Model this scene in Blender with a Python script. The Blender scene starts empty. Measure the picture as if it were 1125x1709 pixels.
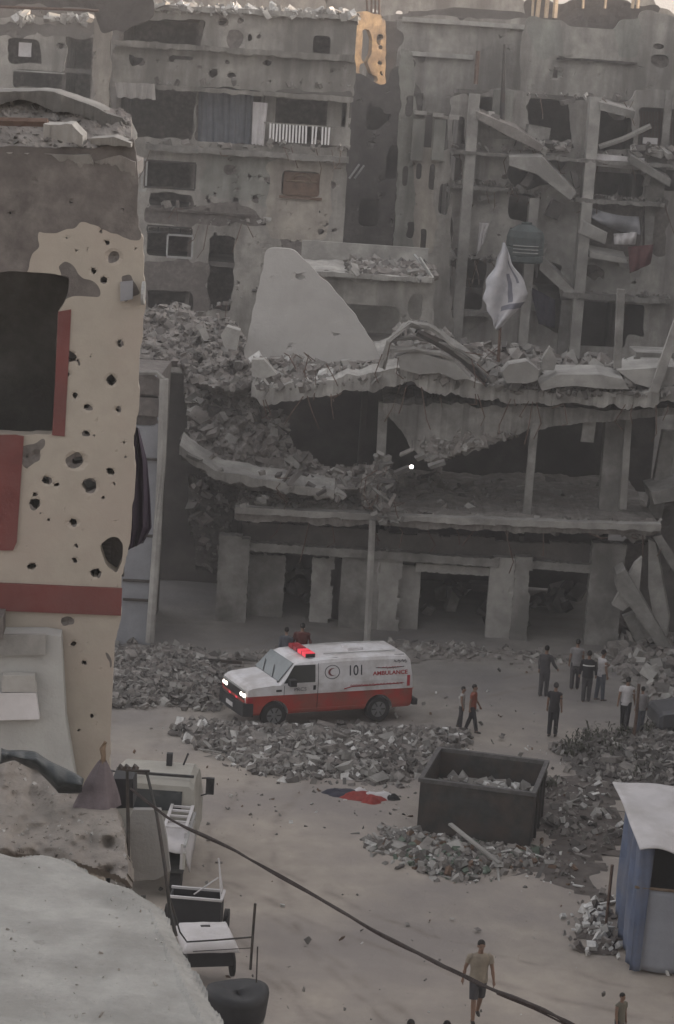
import bpy, bmesh, math, random
import numpy as np
from mathutils import Vector, Matrix, Euler, noise
R = math.radians
C = bpy.context.scene.collection
SC = bpy.context.scene

# ------------------------------------------------------------------ camera
W0, H0, FPX = 1125.0, 1709.0, 3600.0
CAMH, PITCH, ROLL = 18.5, R(10.77), R(3.8)
Fv = Vector((0, math.cos(PITCH), -math.sin(PITCH)))
R0 = Vector((1, 0, 0)); U0 = Vector((0, math.sin(PITCH), math.cos(PITCH)))
Rc = R0*math.cos(ROLL) + U0*math.sin(ROLL)
Uc = -R0*math.sin(ROLL) + U0*math.cos(ROLL)
CAM = Vector((0, 0, CAMH))
cd = bpy.data.cameras.new('camera'); co = bpy.data.objects.new('camera', cd); C.objects.link(co)
M = Matrix((( Rc.x, Uc.x, -Fv.x, 0), (Rc.y, Uc.y, -Fv.y, 0), (Rc.z, Uc.z, -Fv.z, CAMH), (0, 0, 0, 1)))
co.matrix_world = M
cd.sensor_fit = 'HORIZONTAL'; cd.sensor_width = 36; cd.lens = 36*FPX/W0
cd.clip_start = 0.5; cd.clip_end = 6000
SC.camera = co

# ------------------------------------------------------------------ light
SUN_EL, SUN_AZ = R(7.0), R(77)          # azimuth from the view direction (+Y) towards +X
w = bpy.data.worlds.new('World'); SC.world = w; w.use_nodes = True
nt = w.node_tree; bg = nt.nodes['Background']
sky = nt.nodes.new('ShaderNodeTexSky'); sky.sky_type = 'NISHITA'; sky.sun_disc = False
sky.sun_elevation = R(12); sky.sun_rotation = SUN_AZ; sky.dust_density = 5.0; sky.air_density = 1.0; sky.ozone_density = 1.0
hs = nt.nodes.new('ShaderNodeHueSaturation'); hs.inputs['Saturation'].default_value = 0.22
mx = nt.nodes.new('ShaderNodeMix'); mx.data_type = 'RGBA'; mx.blend_type = 'MULTIPLY'; mx.inputs[0].default_value = 1
mx.inputs[7].default_value = (1.0, 0.958, 0.945, 1)
nt.links.new(sky.outputs[0], hs.inputs['Color']); nt.links.new(hs.outputs[0], mx.inputs[6]); nt.links.new(mx.outputs[2], bg.inputs[0])
bg.inputs[1].default_value = 0.12
sd = bpy.data.lights.new('sun', 'SUN'); sd.energy = 1.1; sd.angle = R(0.5); sd.color = (1.0, 0.60, 0.27)
so = bpy.data.objects.new('sun', sd); C.objects.link(so)
sdir = Vector((math.sin(SUN_AZ)*math.cos(SUN_EL), math.cos(SUN_AZ)*math.cos(SUN_EL), math.sin(SUN_EL)))
so.rotation_euler = sdir.to_track_quat('Z', 'Y').to_euler(); so.location = (60, 20, 80)
vs = SC.view_settings; vs.view_transform = 'Standard'; vs.look = 'None'; vs.gamma = 1; vs.exposure = 2.15

# ------------------------------------------------------------------ helpers
def ray(px, py):
    return Fv*FPX + Rc*(px - W0/2) - Uc*(py - H0/2)
def P(px, py, Y):
    d = ray(px, py); return CAM + d*(Y/d.y)
def G(px, py, z=0.0):
    d = ray(px, py); return CAM + d*((z - CAMH)/d.z)
def scale_at(Y): return FPX/(Y*math.cos(PITCH))
rng = random.Random(7)
ORG = {}

def lat(ix, iy, s):
    h = (ix.astype(np.int64)*374761393 + iy.astype(np.int64)*668265263 + s*2246822519) & 0xffffffff
    h = ((h ^ (h >> 13))*1274126177) & 0xffffffff
    return ((h ^ (h >> 16)) & 0xffff)/65535.0
def vn(x, y, s=0):
    x = np.asarray(x, float); y = np.asarray(y, float)
    ix = np.floor(x); iy = np.floor(y); fx = x-ix; fy = y-iy
    fx = fx*fx*(3-2*fx); fy = fy*fy*(3-2*fy)
    a = lat(ix, iy, s); b = lat(ix+1, iy, s); c = lat(ix, iy+1, s); d = lat(ix+1, iy+1, s)
    return (a*(1-fx)+b*fx)*(1-fy) + (c*(1-fx)+d*fx)*fy
def fbm(x, y, s=0, o=4):
    t = 0; a = .5; n = 0
    for k in range(o):
        t = t + a*vn(np.asarray(x)*2**k+13.7*k, np.asarray(y)*2**k+7.1*k, s+k*17); n += a; a *= .5
    return t/n
def inpoly(x, y, poly):
    ins = np.zeros(np.shape(x), bool); n = len(poly)
    for i in range(n):
        x1, y1 = poly[i]; x2, y2 = poly[(i+1) % n]
        if y1 == y2: continue
        c = ((y1 > y) != (y2 > y)) & (x < (x2-x1)*(y-y1)/(y2-y1)+x1)
        ins ^= c
    return ins
def edgedist(x, y, poly):
    d = np.full(np.shape(x), 1e9); n = len(poly)
    for i in range(n):
        x1, y1 = poly[i]; x2, y2 = poly[(i+1) % n]
        dx, dy = x2-x1, y2-y1; L = dx*dx+dy*dy+1e-9
        t = np.clip(((x-x1)*dx+(y-y1)*dy)/L, 0, 1)
        d = np.minimum(d, np.hypot(x-x1-t*dx, y-y1-t*dy))
    return d

class MB:
    def __init__(s): s.v = []; s.f = []; s.m = []
    def add(s, vs, fs, mi=0):
        b = len(s.v); s.v.extend([tuple(p) for p in vs])
        for k, f in enumerate(fs):
            s.f.append(tuple(b+i for i in f)); s.m.append(mi[k] if isinstance(mi, (list, np.ndarray)) else mi)
        return s
    def box(s, x0, x1, y0, y1, z0, z1, mi=0):
        v = [(x0,y0,z0),(x1,y0,z0),(x1,y1,z0),(x0,y1,z0),(x0,y0,z1),(x1,y0,z1),(x1,y1,z1),(x0,y1,z1)]
        return s.add(v, [(0,3,2,1),(4,5,6,7),(0,1,5,4),(1,2,6,5),(2,3,7,6),(3,0,4,7)], mi)
    def obox(s, c, sz, rot=(0,0,0), mi=0, jit=0, rg=None):
        m = Euler(rot).to_matrix(); rg = rg or rng
        v = []
        for i in (-.5, .5):
            for j in (-.5, .5):
                for k in (-.5, .5):
                    q = Vector((i*sz[0], j*sz[1], k*sz[2]))
                    if jit: q += Vector((rg.uniform(-1,1)*sz[0], rg.uniform(-1,1)*sz[1], rg.uniform(-1,1)*sz[2]))*jit
                    v.append(Vector(c) + m @ q)
        return s.add(v, [(0,1,3,2),(4,6,7,5),(0,4,5,1),(2,3,7,6),(0,2,6,4),(1,5,7,3)], mi)
    def chunk(s, c, size, mi=0, flat=1.0, rg=None):
        rg = rg or rng
        sz = (size*rg.uniform(.5,1.2), size*rg.uniform(.5,1.2), size*rg.uniform(.25,.9)*flat)
        return s.obox(c, sz, (rg.uniform(-1.3,1.3), rg.uniform(-1.3,1.3), rg.uniform(0,6.3)), mi, .16, rg)
    def prism(s, pts, dv, mi=0):
        n = len(pts); a = [Vector(p) for p in pts]; b = [p + Vector(dv) for p in a]
        fs = [tuple(range(n)), tuple(range(2*n-1, n-1, -1))]
        fs += [(i, i+n, (i+1) % n+n, (i+1) % n) for i in range(n)]
        return s.add(a+b, fs, mi)
    def tube(s, pts, r, seg=6, mi=0, cap=True):
        pts = [Vector(p) for p in pts]; n = len(pts); rr = r if isinstance(r, (list, tuple)) else [r]*n
        vs = []; up = Vector((.13, .21, .97))
        for i, p in enumerate(pts):
            t = (pts[min(i+1, n-1)] - pts[max(i-1, 0)]).normalized()
            if abs(t.dot(up)) > .97: u = t.cross(Vector((1, 0, 0))).normalized()
            else: u = t.cross(up).normalized()
            w_ = t.cross(u)
            for k in range(seg):
                a = 2*math.pi*k/seg; vs.append(p + (u*math.cos(a)+w_*math.sin(a))*rr[i])
        fs = [(i*seg+k, i*seg+(k+1) % seg, (i+1)*seg+(k+1) % seg, (i+1)*seg+k) for i in range(n-1) for k in range(seg)]
        if cap: fs += [tuple(range(seg-1, -1, -1)), tuple(range((n-1)*seg, n*seg))]
        return s.add(vs, fs, mi)
    def cyl(s, c, r, h, axis='Z', seg=20, mi=0, r2=None):
        c = Vector(c); r2 = r if r2 is None else r2; vs = []
        for (rr, t) in ((r, 0), (r2, h)):
            for k in range(seg):
                a = 2*math.pi*k/seg; u, v = rr*math.cos(a), rr*math.sin(a)
                vs.append(c + Vector({'Z': (u, v, t), 'Y': (u, t, v), 'X': (t, u, v)}[axis]))
        fs = [(k, (k+1) % seg, seg+(k+1) % seg, seg+k) for k in range(seg)] + [tuple(range(seg-1, -1, -1)), tuple(range(seg, 2*seg))]
        return s.add(vs, fs, mi)
    def grid(s, V, mi=0, wrap=False):
        nr = len(V); nc = len(V[0]); vs = [p for row in V for p in row]
        fs = [(i*nc+j, i*nc+(j+1) % nc, (i+1)*nc+(j+1) % nc, (i+1)*nc+j) for i in range(nr-1) for j in range(nc if wrap else nc-1)]
        return s.add(vs, fs, mi)
    def build(s, name, mats, parent=None, world=True, smooth=False, origin=None, fixn=True):
        me = bpy.data.meshes.new(name)
        if origin is not None: o3 = Vector(origin)
        elif parent is not None and world: o3 = ORG[parent.name]
        else: o3 = Vector((0, 0, 0))
        me.from_pydata([(p[0]-o3.x, p[1]-o3.y, p[2]-o3.z) for p in s.v], [], s.f)
        if not isinstance(mats, (list, tuple)): mats = [mats]
        for m_ in mats: me.materials.append(m_)
        me.polygons.foreach_set('material_index', s.m)
        if smooth: me.polygons.foreach_set('use_smooth', [True]*len(s.f))
        me.validate(); me.update()
        if fixn:
            bm = bmesh.new(); bm.from_mesh(me); bmesh.ops.recalc_face_normals(bm, faces=bm.faces[:]); bm.to_mesh(me); bm.free()
        o = bpy.data.objects.new(name, me); C.objects.link(o)
        if parent is not None: o.parent = parent
        elif origin is not None: o.location = o3
        ORG[o.name] = o3.copy()
        if parent is not None and name.endswith(('rubble','debris','interior','rubble_ridge','pieces')): o['kind'] = 'stuff'
        return o
def tag(o, label=None, cat=None, group=None, kind=None):
    if label: o['label'] = label
    if cat: o['category'] = cat
    if group: o['group'] = group
    if kind: o['kind'] = kind
    return o
def thing(name, label, cat, loc=(0,0,0), rz=0, group=None):
    o = bpy.data.objects.new(name, None); C.objects.link(o); o.location = loc; o.rotation_euler = (0, 0, rz)
    o.empty_display_size = .2
    ORG[o.name] = Vector(loc); return tag(o, label, cat, group)

def mat(name, col, var=.25, sc=1.5, rough=.92, bump=.35, stain=None, stsc=.35, stamt=.5, metal=0, emit=0, fine=True, streak=False, bsc=9, alpha=None):
    m = bpy.data.materials.new(name); m.use_nodes = True; n = m.node_tree.nodes; L = m.node_tree.links
    b = n['Principled BSDF']; b.inputs['Roughness'].default_value = rough; b.inputs['Metallic'].default_value = metal
    b.inputs['Specular IOR Level'].default_value = .3
    tc = n.new('ShaderNodeTexCoord')
    nz = n.new('ShaderNodeTexNoise'); nz.inputs['Scale'].default_value = sc; nz.inputs['Detail'].default_value = 8; nz.inputs['Roughness'].default_value = .65
    L.new(tc.outputs['Object'], nz.inputs['Vector'])
    rp = n.new('ShaderNodeValToRGB'); rp.color_ramp.elements[0].position = .3; rp.color_ramp.elements[1].position = .7
    rp.color_ramp.elements[0].color = (*[c*(1-var) for c in col], 1); rp.color_ramp.elements[1].color = (*[min(1, c*(1+var)) for c in col], 1)
    L.new(nz.outputs['Fac'], rp.inputs[0]); out = rp.outputs[0]
    if stain:
        mp = n.new('ShaderNodeMapping'); L.new(tc.outputs['Object'], mp.inputs[0])
        if streak: mp.inputs['Scale'].default_value = (1, 1, .18)
        n2 = n.new('ShaderNodeTexNoise'); n2.inputs['Scale'].default_value = stsc; n2.inputs['Detail'].default_value = 6; n2.inputs['Roughness'].default_value = .6
        L.new(mp.outputs[0], n2.inputs['Vector'])
        r2 = n.new('ShaderNodeValToRGB'); r2.color_ramp.elements[0].position = .42; r2.color_ramp.elements[1].position = .62
        r2.color_ramp.elements[0].color = (0,0,0,1); r2.color_ramp.elements[1].color = (stamt, stamt, stamt, 1)
        L.new(n2.outputs['Fac'], r2.inputs[0])
        mi = n.new('ShaderNodeMix'); mi.data_type = 'RGBA'; L.new(r2.outputs[0], mi.inputs[0]); L.new(out, mi.inputs[6]); mi.inputs[7].default_value = (*stain, 1)
        out = mi.outputs[2]
    L.new(out, b.inputs['Base Color'])
    if bump:
        n3 = n.new('ShaderNodeTexNoise'); n3.inputs['Scale'].default_value = bsc; n3.inputs['Detail'].default_value = 6; n3.inputs['Roughness'].default_value = .7
        L.new(tc.outputs['Object'], n3.inputs['Vector'])
        bp = n.new('ShaderNodeBump'); bp.inputs['Strength'].default_value = bump; bp.inputs['Distance'].default_value = .05
        L.new(n3.outputs['Fac'], bp.inputs['Height']); L.new(bp.outputs[0], b.inputs['Normal'])
    if emit:
        b.inputs['Emission Color'].default_value = (*col, 1); b.inputs['Emission Strength'].default_value = emit
    return m

conc   = mat('concrete', (.235,.226,.21), .35, 1.6, stain=(.11,.105,.098), stamt=.8, stsc=.6)
concL  = mat('concrete_pale', (.34,.328,.305), .25, 1.3, stain=(.18,.172,.16), stamt=.75, stsc=.6)
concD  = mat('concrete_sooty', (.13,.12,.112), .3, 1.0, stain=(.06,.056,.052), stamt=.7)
dust   = mat('dusty_debris', (.215,.20,.184), .38, 2.5, stain=(.15,.13,.12), stamt=.6, stsc=.8)
plast  = mat('grey_plaster', (.285,.27,.245), .34, 1.1, stain=(.12,.113,.103), stamt=.85, streak=True, stsc=.7)
plastW = mat('warm_plaster', (.33,.30,.26), .28, 1.1, stain=(.16,.145,.13), stamt=.8, streak=True, stsc=.7)
plastG = mat('greenish_plaster', (.25,.25,.225), .3, 1.1, stain=(.11,.11,.10), stamt=.85, streak=True, stsc=.7)
bare   = mat('bare_block', (.14,.125,.115), .35, 5, stain=(.08,.07,.065), stamt=.6, stsc=1.5)
dark_shade  = mat('dark_shade_wall', (.075,.068,.063), .4, .8, stain=(.03,.028,.027), stamt=.7)  # near-black grey; dimness of alley and rooms put into the colour
cream  = mat('cream_paint', (.335,.30,.252), .1, 2.4, rough=.8, bump=.15, stain=(.32,.27,.23), stamt=.6, stsc=.9)
redp   = mat('oxblood_paint', (.15,.045,.04), .25, 3, rough=.7, bump=.15, stain=(.1,.05,.045), stamt=.6, stsc=1.5)
black  = mat('black_rubber', (.02,.02,.021), .3, 4, rough=.7, bump=.2)
darkm  = mat('dark_steel', (.034,.034,.033), .45, 2.5, rough=.65, bump=.2, stain=(.09,.06,.045), stamt=.45, stsc=1.5)
rust   = mat('rusty_steel', (.10,.065,.05), .35, 6, rough=.85)
steelL = mat('galvanised_steel', (.32,.32,.31), .2, 4, rough=.55, bump=.1, metal=.3)
white  = mat('white_paint', (.72,.70,.69), .05, 2, rough=.6, bump=.05)
sheet  = mat('white_sheet', (.52,.50,.50), .12, 1.5, rough=.9, bump=.15, stain=(.36,.34,.32), stamt=.5, stsc=1)
tarpB  = mat('blue_grey_tarp', (.09,.115,.18), .3, 1.5, rough=.75, bump=.2, stain=(.17,.17,.19), stamt=.5, stsc=1.2)
tarpG  = mat('grey_tarp', (.22,.22,.23), .2, 1.5, rough=.8, bump=.2)
wood   = mat('weathered_wood', (.16,.115,.08), .3, 5, rough=.85)
brownw = mat('brown_board', (.13,.085,.06), .3, 3, rough=.85)
redc   = mat('red_fabric', (.22,.035,.03), .3, 5, rough=.9)
maroon = mat('maroon_cloth', (.10,.04,.04), .3, 5, rough=.9)
purple = mat('dark_purple_cloth', (.045,.035,.05), .25, 2, rough=.9, bump=.2)
navy   = mat('navy_cloth', (.03,.03,.045), .25, 5, rough=.9)
trash1 = mat('pale_litter', (.5,.49,.47), .3, 8, rough=.8)
trash2 = mat('green_litter', (.10,.13,.10), .3, 8, rough=.8)
earthd = mat('dark_earth', (.11,.095,.085), .35, 2, stain=(.06,.052,.048), stamt=.6, stsc=1.2)
RUB = [dust, conc, concL, concD, trash1, rust]

def X2(poly, Y):
    r = []
    for p in poly:
        q = P(p[0], p[1], Y); r.append((q.x, q.z))
    return r
def WR(x0, y0, x1, y1, Y=None):           # world-aligned rectangle from two photo corners, as px marker
    return ('R', x0, y0, x1, y1)
def topoly(s, Y):
    if s[0] == 'R':
        a = P(s[1], s[2], Y); b = P(s[3], s[4], Y)
        return [(a.x, a.z), (b.x, a.z), (b.x, b.z), (a.x, b.z)]
    return X2(s, Y)

def gridwall(Y, outer, cell, th, holes=(), patches=(), craters=(), rag=.1, ragout=None, depthn=.02, seed=1, yaw=0, pivot=None, mb=None, hrag=None):
    """wall in the plane y=Y: outline, openings, shell holes and marks from photo points; real thickness th"""
    mb = mb or MB()
    op = topoly(outer, Y); xs = [p[0] for p in op]; zs = [p[1] for p in op]
    x0, x1, z0, z1 = min(xs)-.2, max(xs)+.2, min(zs)-.2, max(zs)+.2
    nx = int((x1-x0)/cell)+1; nz = int((z1-z0)/cell)+1
    cx, cz = np.meshgrid(x0+(np.arange(nx)+.5)*cell, z0+(np.arange(nz)+.5)*cell)
    nxo = (fbm(cx*1.3, cz*1.3, seed, 4)-.5)*2; nzo = (fbm(cx*1.3+50, cz*1.3, seed+5, 4)-.5)*2
    ro = rag if ragout is None else ragout
    mask = inpoly(cx+nxo*ro, cz+nzo*ro, op)
    hr = rag if hrag is None else hrag
    for h in holes:
        k = 1.0
        if isinstance(h, dict): k = h.get('rag', 1.0); h = h['p']
        mask &= ~inpoly(cx+nxo*hr*k, cz+nzo*hr*k, topoly(h, Y))
    mi = np.zeros(mask.shape, int)
    for (pp, idx) in patches:
        mi[inpoly(cx+nxo*.35, cz+nzo*.35, topoly(pp, Y))] = idx
    gx, gz = np.meshgrid(x0+np.arange(nx+1)*cell, z0+np.arange(nz+1)*cell)
    push = (fbm(gx*.8, gz*.8, seed+9, 4)-.5)*2*depthn
    sc = scale_at(Y)
    for c in craters:
        q = P(c[0], c[1], Y); r = c[2]/sc; e = c[3] if len(c) > 3 else 1.0
        a = (c[4]*1.25 if c[4] else 0) if len(c) > 4 else 0.62
        rr = r*(.35+1.05*fbm(cx*1.1/r+c[0], cz*1.1/r, seed+int(c[0]), 3))
        d = np.hypot((cx-q.x)/e, cz-q.z)
        r2 = r*(.35+1.05*fbm(cx*1.3/r+c[0]+5, cz*1.3/r, seed+int(c[1]), 3)); mi[d < rr*.88] = 1; mask &= ~(d < r2*a)
        dv = np.hypot((gx-q.x)/e, gz-q.z); push = push + np.clip(1-dv/r, 0, 1)*min(th*.75, r*.7)
    jx = (lat(np.round(gx*997).astype(int), np.round(gz*991).astype(int), 3)-.5)*cell*.5
    jz = (lat(np.round(gx*997).astype(int), np.round(gz*991).astype(int), 8)-.5)*cell*.5
    gx2 = gx+jx; gz2 = gz+jz
    N = (nx+1)*(nz+1)
    idx = np.arange(N).reshape(nz+1, nx+1)
    fy = Y+push
    # round the staircase of the cells along openings and along marks
    mk = np.where(mask, mi, -1); pad = np.full((nz+2, nx+2), -1); pad[1:-1, 1:-1] = mk
    eh = pad[:-1, 1:-1] != pad[1:, 1:-1]        # horizontal edges between vertices (j,i)-(j,i+1)
    ev = pad[1:-1, :-1] != pad[1:-1, 1:]        # vertical edges between (j,i)-(j+1,i)
    for it in range(0 if outer[0] == 'R' and not craters and len(holes) == 0 else 4):
        sx = np.zeros_like(gx2); sz_ = np.zeros_like(gx2); cn = np.zeros_like(gx2)
        for A, S in ((eh, 1), (ev, 0)):
            if S: a_, b_ = (slice(None), slice(None, -1)), (slice(None), slice(1, None))
            else: a_, b_ = (slice(None, -1), slice(None)), (slice(1, None), slice(None))
            sx[a_] += A*gx2[b_]; sz_[a_] += A*gz2[b_]; cn[a_] += A; sx[b_] += A*gx2[a_]; sz_[b_] += A*gz2[a_]; cn[b_] += A
        k_ = cn == 2
        gx2 = np.where(k_, .4*gx2+.6*sx/np.maximum(cn, 1), gx2); gz2 = np.where(k_, .4*gz2+.6*sz_/np.maximum(cn, 1), gz2)
    jj, ii = np.nonzero(mask)
    vid = {}; V = []
    def vtx(j, i, back):
        k = (j, i, back)
        if k not in vid:
            vid[k] = len(V)
            V.append((gx2[j, i], Y+th if back else fy[j, i], gz2[j, i]))
        return vid[k]
    Fs = []; Ms = []
    for j, i in zip(jj.tolist(), ii.tolist()):
        m_ = int(mi[j, i])
        Fs.append((vtx(j,i,0), vtx(j,i+1,0), vtx(j+1,i+1,0), vtx(j+1,i,0))); Ms.append(m_)
        Fs.append((vtx(j,i,1), vtx(j+1,i,1), vtx(j+1,i+1,1), vtx(j,i+1,1))); Ms.append(m_)
        for (dj, di, a, b) in ((0,-1,(j,i),(j+1,i)), (0,1,(j+1,i+1),(j,i+1)), (-1,0,(j,i+1),(j,i)), (1,0,(j+1,i),(j+1,i+1))):
            q, r_ = j+dj, i+di
            if q < 0 or r_ < 0 or q >= nz or r_ >= nx or not mask[q, r_]:
                Fs.append((vtx(a[0],a[1],0), vtx(b[0],b[1],0), vtx(b[0],b[1],1), vtx(a[0],a[1],1))); Ms.append(m_)
    if yaw and V:
        pv = P(pivot[0], pivot[1], Y); c_, s_ = math.cos(yaw), math.sin(yaw)
        V = [(pv.x+(x-pv.x)*c_-(y-Y)*s_, Y+(x-pv.x)*s_+(y-Y)*c_, z) for x, y, z in V]
    mb.add(V, Fs, Ms)
    return mb

def interp(pts, x):
    xs = [p[0] for p in pts]; ys = [p[1] for p in pts]; return np.interp(x, xs, ys)
def bentslab(top, bot, Y, depth, n=60, nd=10, amp=.12, seed=3, rise=0.0, rag=.35, mb=None, mi=0, backthin=1.0, jag=.55):
    """slab whose front edge follows two photo lines, running back `depth` metres"""
    mb = mb or MB(); n = int(n*1.8)
    x0 = top[0][0]; x1 = top[-1][0]
    T, B = [], []
    for i in range(n+1):
        px = x0+(x1-x0)*i/n
        t = P(px, interp(top, px), Y); b = P(px, interp(bot, px), Y)
        fr = (float(fbm(px*.06, 3.1, seed, 4))-.5)*2*rag + (float(fbm(t.x*3.1, 8.1, seed+3, 3))-.5)*rag*.7
        hh_ = t.z-b.z; t = t+Vector((0,0,(float(fbm(t.x*2.3, 1.7, seed+6, 4))-.5)*hh_*jag)); b = b+Vector((0,0,(float(fbm(t.x*2.9, 5.7, seed+8, 4))-.5)*hh_*jag*1.6))
        if float(vn(t.x*1.9, 9.3, seed+2)) > .80: b.z += hh_*.35*min(1, jag)
        rt, rb = [], []
        for j in range(nd+1):
            y = Y+fr+depth*j/nd
            dn = (float(fbm(t.x*1.1, y*1.1, seed+4, 4))-.5)*2*amp
            rt.append((t.x, y, t.z+rise*j/nd+dn*min(1, .4+j)))
            rb.append((t.x, y+(0.05 if j == 0 else 0), t.z+rise*j/nd-(t.z-b.z)*(1 if j == 0 else backthin)+dn*.3))
        T.append(rt); B.append(rb)
    nb = len(mb.v); nc = nd+1
    vs = [p for r in T for p in r]+[p for r in B for p in r]; o = (n+1)*nc
    fs = []
    for i in range(n):
        for j in range(nd):
            a = i*nc+j; fs.append((a, a+nc, a+nc+1, a+1)); fs.append((o+a, o+a+1, o+a+nc+1, o+a+nc))
        fs.append((i*nc, o+i*nc, o+(i+1)*nc, (i+1)*nc)); fs.append((i*nc+nd, (i+1)*nc+nd, o+(i+1)*nc+nd, o+i*nc+nd))
    for j in range(nd):
        fs.append((j, j+1, o+j+1, o+j)); a = n*nc+j; fs.append((a, o+a, o+a+1, a+1))
    return mb.add(vs, fs, mi)
def relief(poly, Yb, Yt, cell=4, amp=.4, seed=5, th=.6, rag=8, mb=None, nch=0, csz=(.15,.5), mis=(0,1,2,3), mi=0, fs=1.0):
    """sloping broken surface: outline from photo points, running from depth Yb at its foot to Yt at its top"""
    mb = mb or MB()
    xs = [p[0] for p in poly]; ys = [p[1] for p in poly]; x0, x1, y0, y1 = min(xs), max(xs), min(ys), max(ys)
    nx = int((x1-x0)/cell)+2; ny = int((y1-y0)/cell)+2
    cx, cy = np.meshgrid(x0-cell/2+(np.arange(nx)+.5)*cell, y0-cell/2+(np.arange(ny)+.5)*cell)
    a = (fbm(cx/25, cy/25, seed, 4)-.5)*2*rag; b = (fbm(cx/25+40, cy/25, seed+1, 4)-.5)*2*rag
    mask = inpoly(cx+a, cy+b, poly)
    def pt(i, j, back=0):
        px = x0-cell/2+i*cell; py = y0-cell/2+j*cell
        t = min(1, max(0, (y1-py)/(y1-y0))); Y = Yb+(Yt-Yb)*t
        d = (float(fbm(px/22/fs, py/16/fs, seed+7, 5 if fs == 1 else 3))-.5)*2*amp
        q = P(px, py, Y+d); return (q.x, q.y+back*th, q.z-back*th*.5)
    vid = {}; V = []; Fs = []
    def vtx(j, i, k):
        if (j, i, k) not in vid: vid[(j,i,k)] = len(V); V.append(pt(i, j, k))
        return vid[(j,i,k)]
    jj, ii = np.nonzero(mask)
    for j, i in zip(jj.tolist(), ii.tolist()):
        Fs.append((vtx(j,i,0), vtx(j,i+1,0), vtx(j+1,i+1,0), vtx(j+1,i,0)))
        for (dj, di, p, q) in ((0,-1,(j,i),(j+1,i)), (0,1,(j+1,i+1),(j,i+1)), (-1,0,(j,i+1),(j,i)), (1,0,(j+1,i),(j+1,i+1))):
            u, v = j+dj, i+di
            if u < 0 or v < 0 or u >= ny or v >= nx or not mask[u, v]:
                Fs.append((vtx(p[0],p[1],0), vtx(q[0],q[1],0), vtx(q[0],q[1],1), vtx(p[0],p[1],1)))
    mb.add(V, Fs, mi)
    rg = random.Random(seed)
    L = list(zip(jj.tolist(), ii.tolist()))
    for k in range(nch):
        j, i = rg.choice(L); q = Vector(pt(i+rg.random(), j+rg.random()))
        mb.chunk(q, csz[0]+(csz[1]-csz[0])*rg.random()**2.2, rg.choice(mis), .7, rg)
    return mb
def heap(poly, h, n, csz, seed, mis, z0=0, cell=.22, base=0, mb=None, fall=1.2, flat=.8, lite=None):
    """rubble on the ground: outline from photo points on the ground plane"""
    mb = mb or MB()
    g = [(G(p[0], p[1], z0).x, G(p[0], p[1], z0).y) for p in poly]
    xs = [p[0] for p in g]; ys = [p[1] for p in g]; x0, x1, y0, y1 = min(xs)-.3, max(xs)+.3, min(ys)-.3, max(ys)+.3
    nx = int((x1-x0)/cell)+1; ny = int((y1-y0)/cell)+1
    gx, gy = np.meshgrid(x0+np.arange(nx)*cell, y0+np.arange(ny)*cell)
    def hh(x, y):
        x = np.asarray(x, float); y = np.asarray(y, float)
        d = np.where(inpoly(x+(fbm(x*1.1, y*1.1, seed)-.5)*1.2, y+(fbm(x*1.1+9, y*1.1, seed)-.5)*1.2, g), edgedist(x, y, g), 0)
        t = np.clip(d/fall, 0, 1)
        return z0+h*t*(2-t)*(.35+.9*fbm(x*.9, y*.9, seed+2, 4))+(fbm(x*3, y*3, seed+5, 3)-.5)*.14*(t > 0)-.05*(t <= 0)
    Z = hh(gx, gy)
    nm = Z > z0-.02
    keep = nm[:-1,:-1] | nm[1:,:-1] | nm[:-1,1:] | nm[1:,1:]
    vid = {}; V = []; Fs = []
    def vtx(j, i):
        if (j, i) not in vid: vid[(j,i)] = len(V); V.append((gx[j,i], gy[j,i], Z[j,i]))
        return vid[(j,i)]
    for j, i in zip(*[a.tolist() for a in np.nonzero(keep)]): Fs.append((vtx(j,i), vtx(j,i+1), vtx(j+1,i+1), vtx(j+1,i)))
    mb.add(V, Fs, base)
    rg = random.Random(seed); k = 0; t_ = 0
    while k < n and t_ < n*20:
        t_ += 1
        x = rg.uniform(x0, x1); y = rg.uniform(y0, y1)
        z = float(hh(x, y))
        if z < z0 and rg.random() > .12: continue
        if z < z0 and float(edgedist(np.array(x), np.array(y), g)) > .5: continue
        s = csz[0]+(csz[1]-csz[0])*rg.random()**3.2
        if rg.random() < .03: mb.obox((x, y, max(z, z0)+.05), (rg.uniform(.2,.7), rg.uniform(.03,.1), .03), (rg.uniform(-.3,.3), rg.uniform(-.45,.45), rg.uniform(0,6.3)), rg.choice(mis), .05, rg)
        elif rg.random() < .0015: mb.obox((x, y, max(z, z0)+.08), (rg.uniform(.3,.6), rg.uniform(.2,.4), rg.uniform(.1,.2)), (rg.uniform(-.4,.4), rg.uniform(-.4,.4), rg.uniform(0,6.3)), rg.choice((0,1,2)), .12, rg)
        else: mb.chunk((x, y, max(z, z0)+s*.12), s, rg.choice(mis), flat, rg)
        k += 1
    return mb
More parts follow.
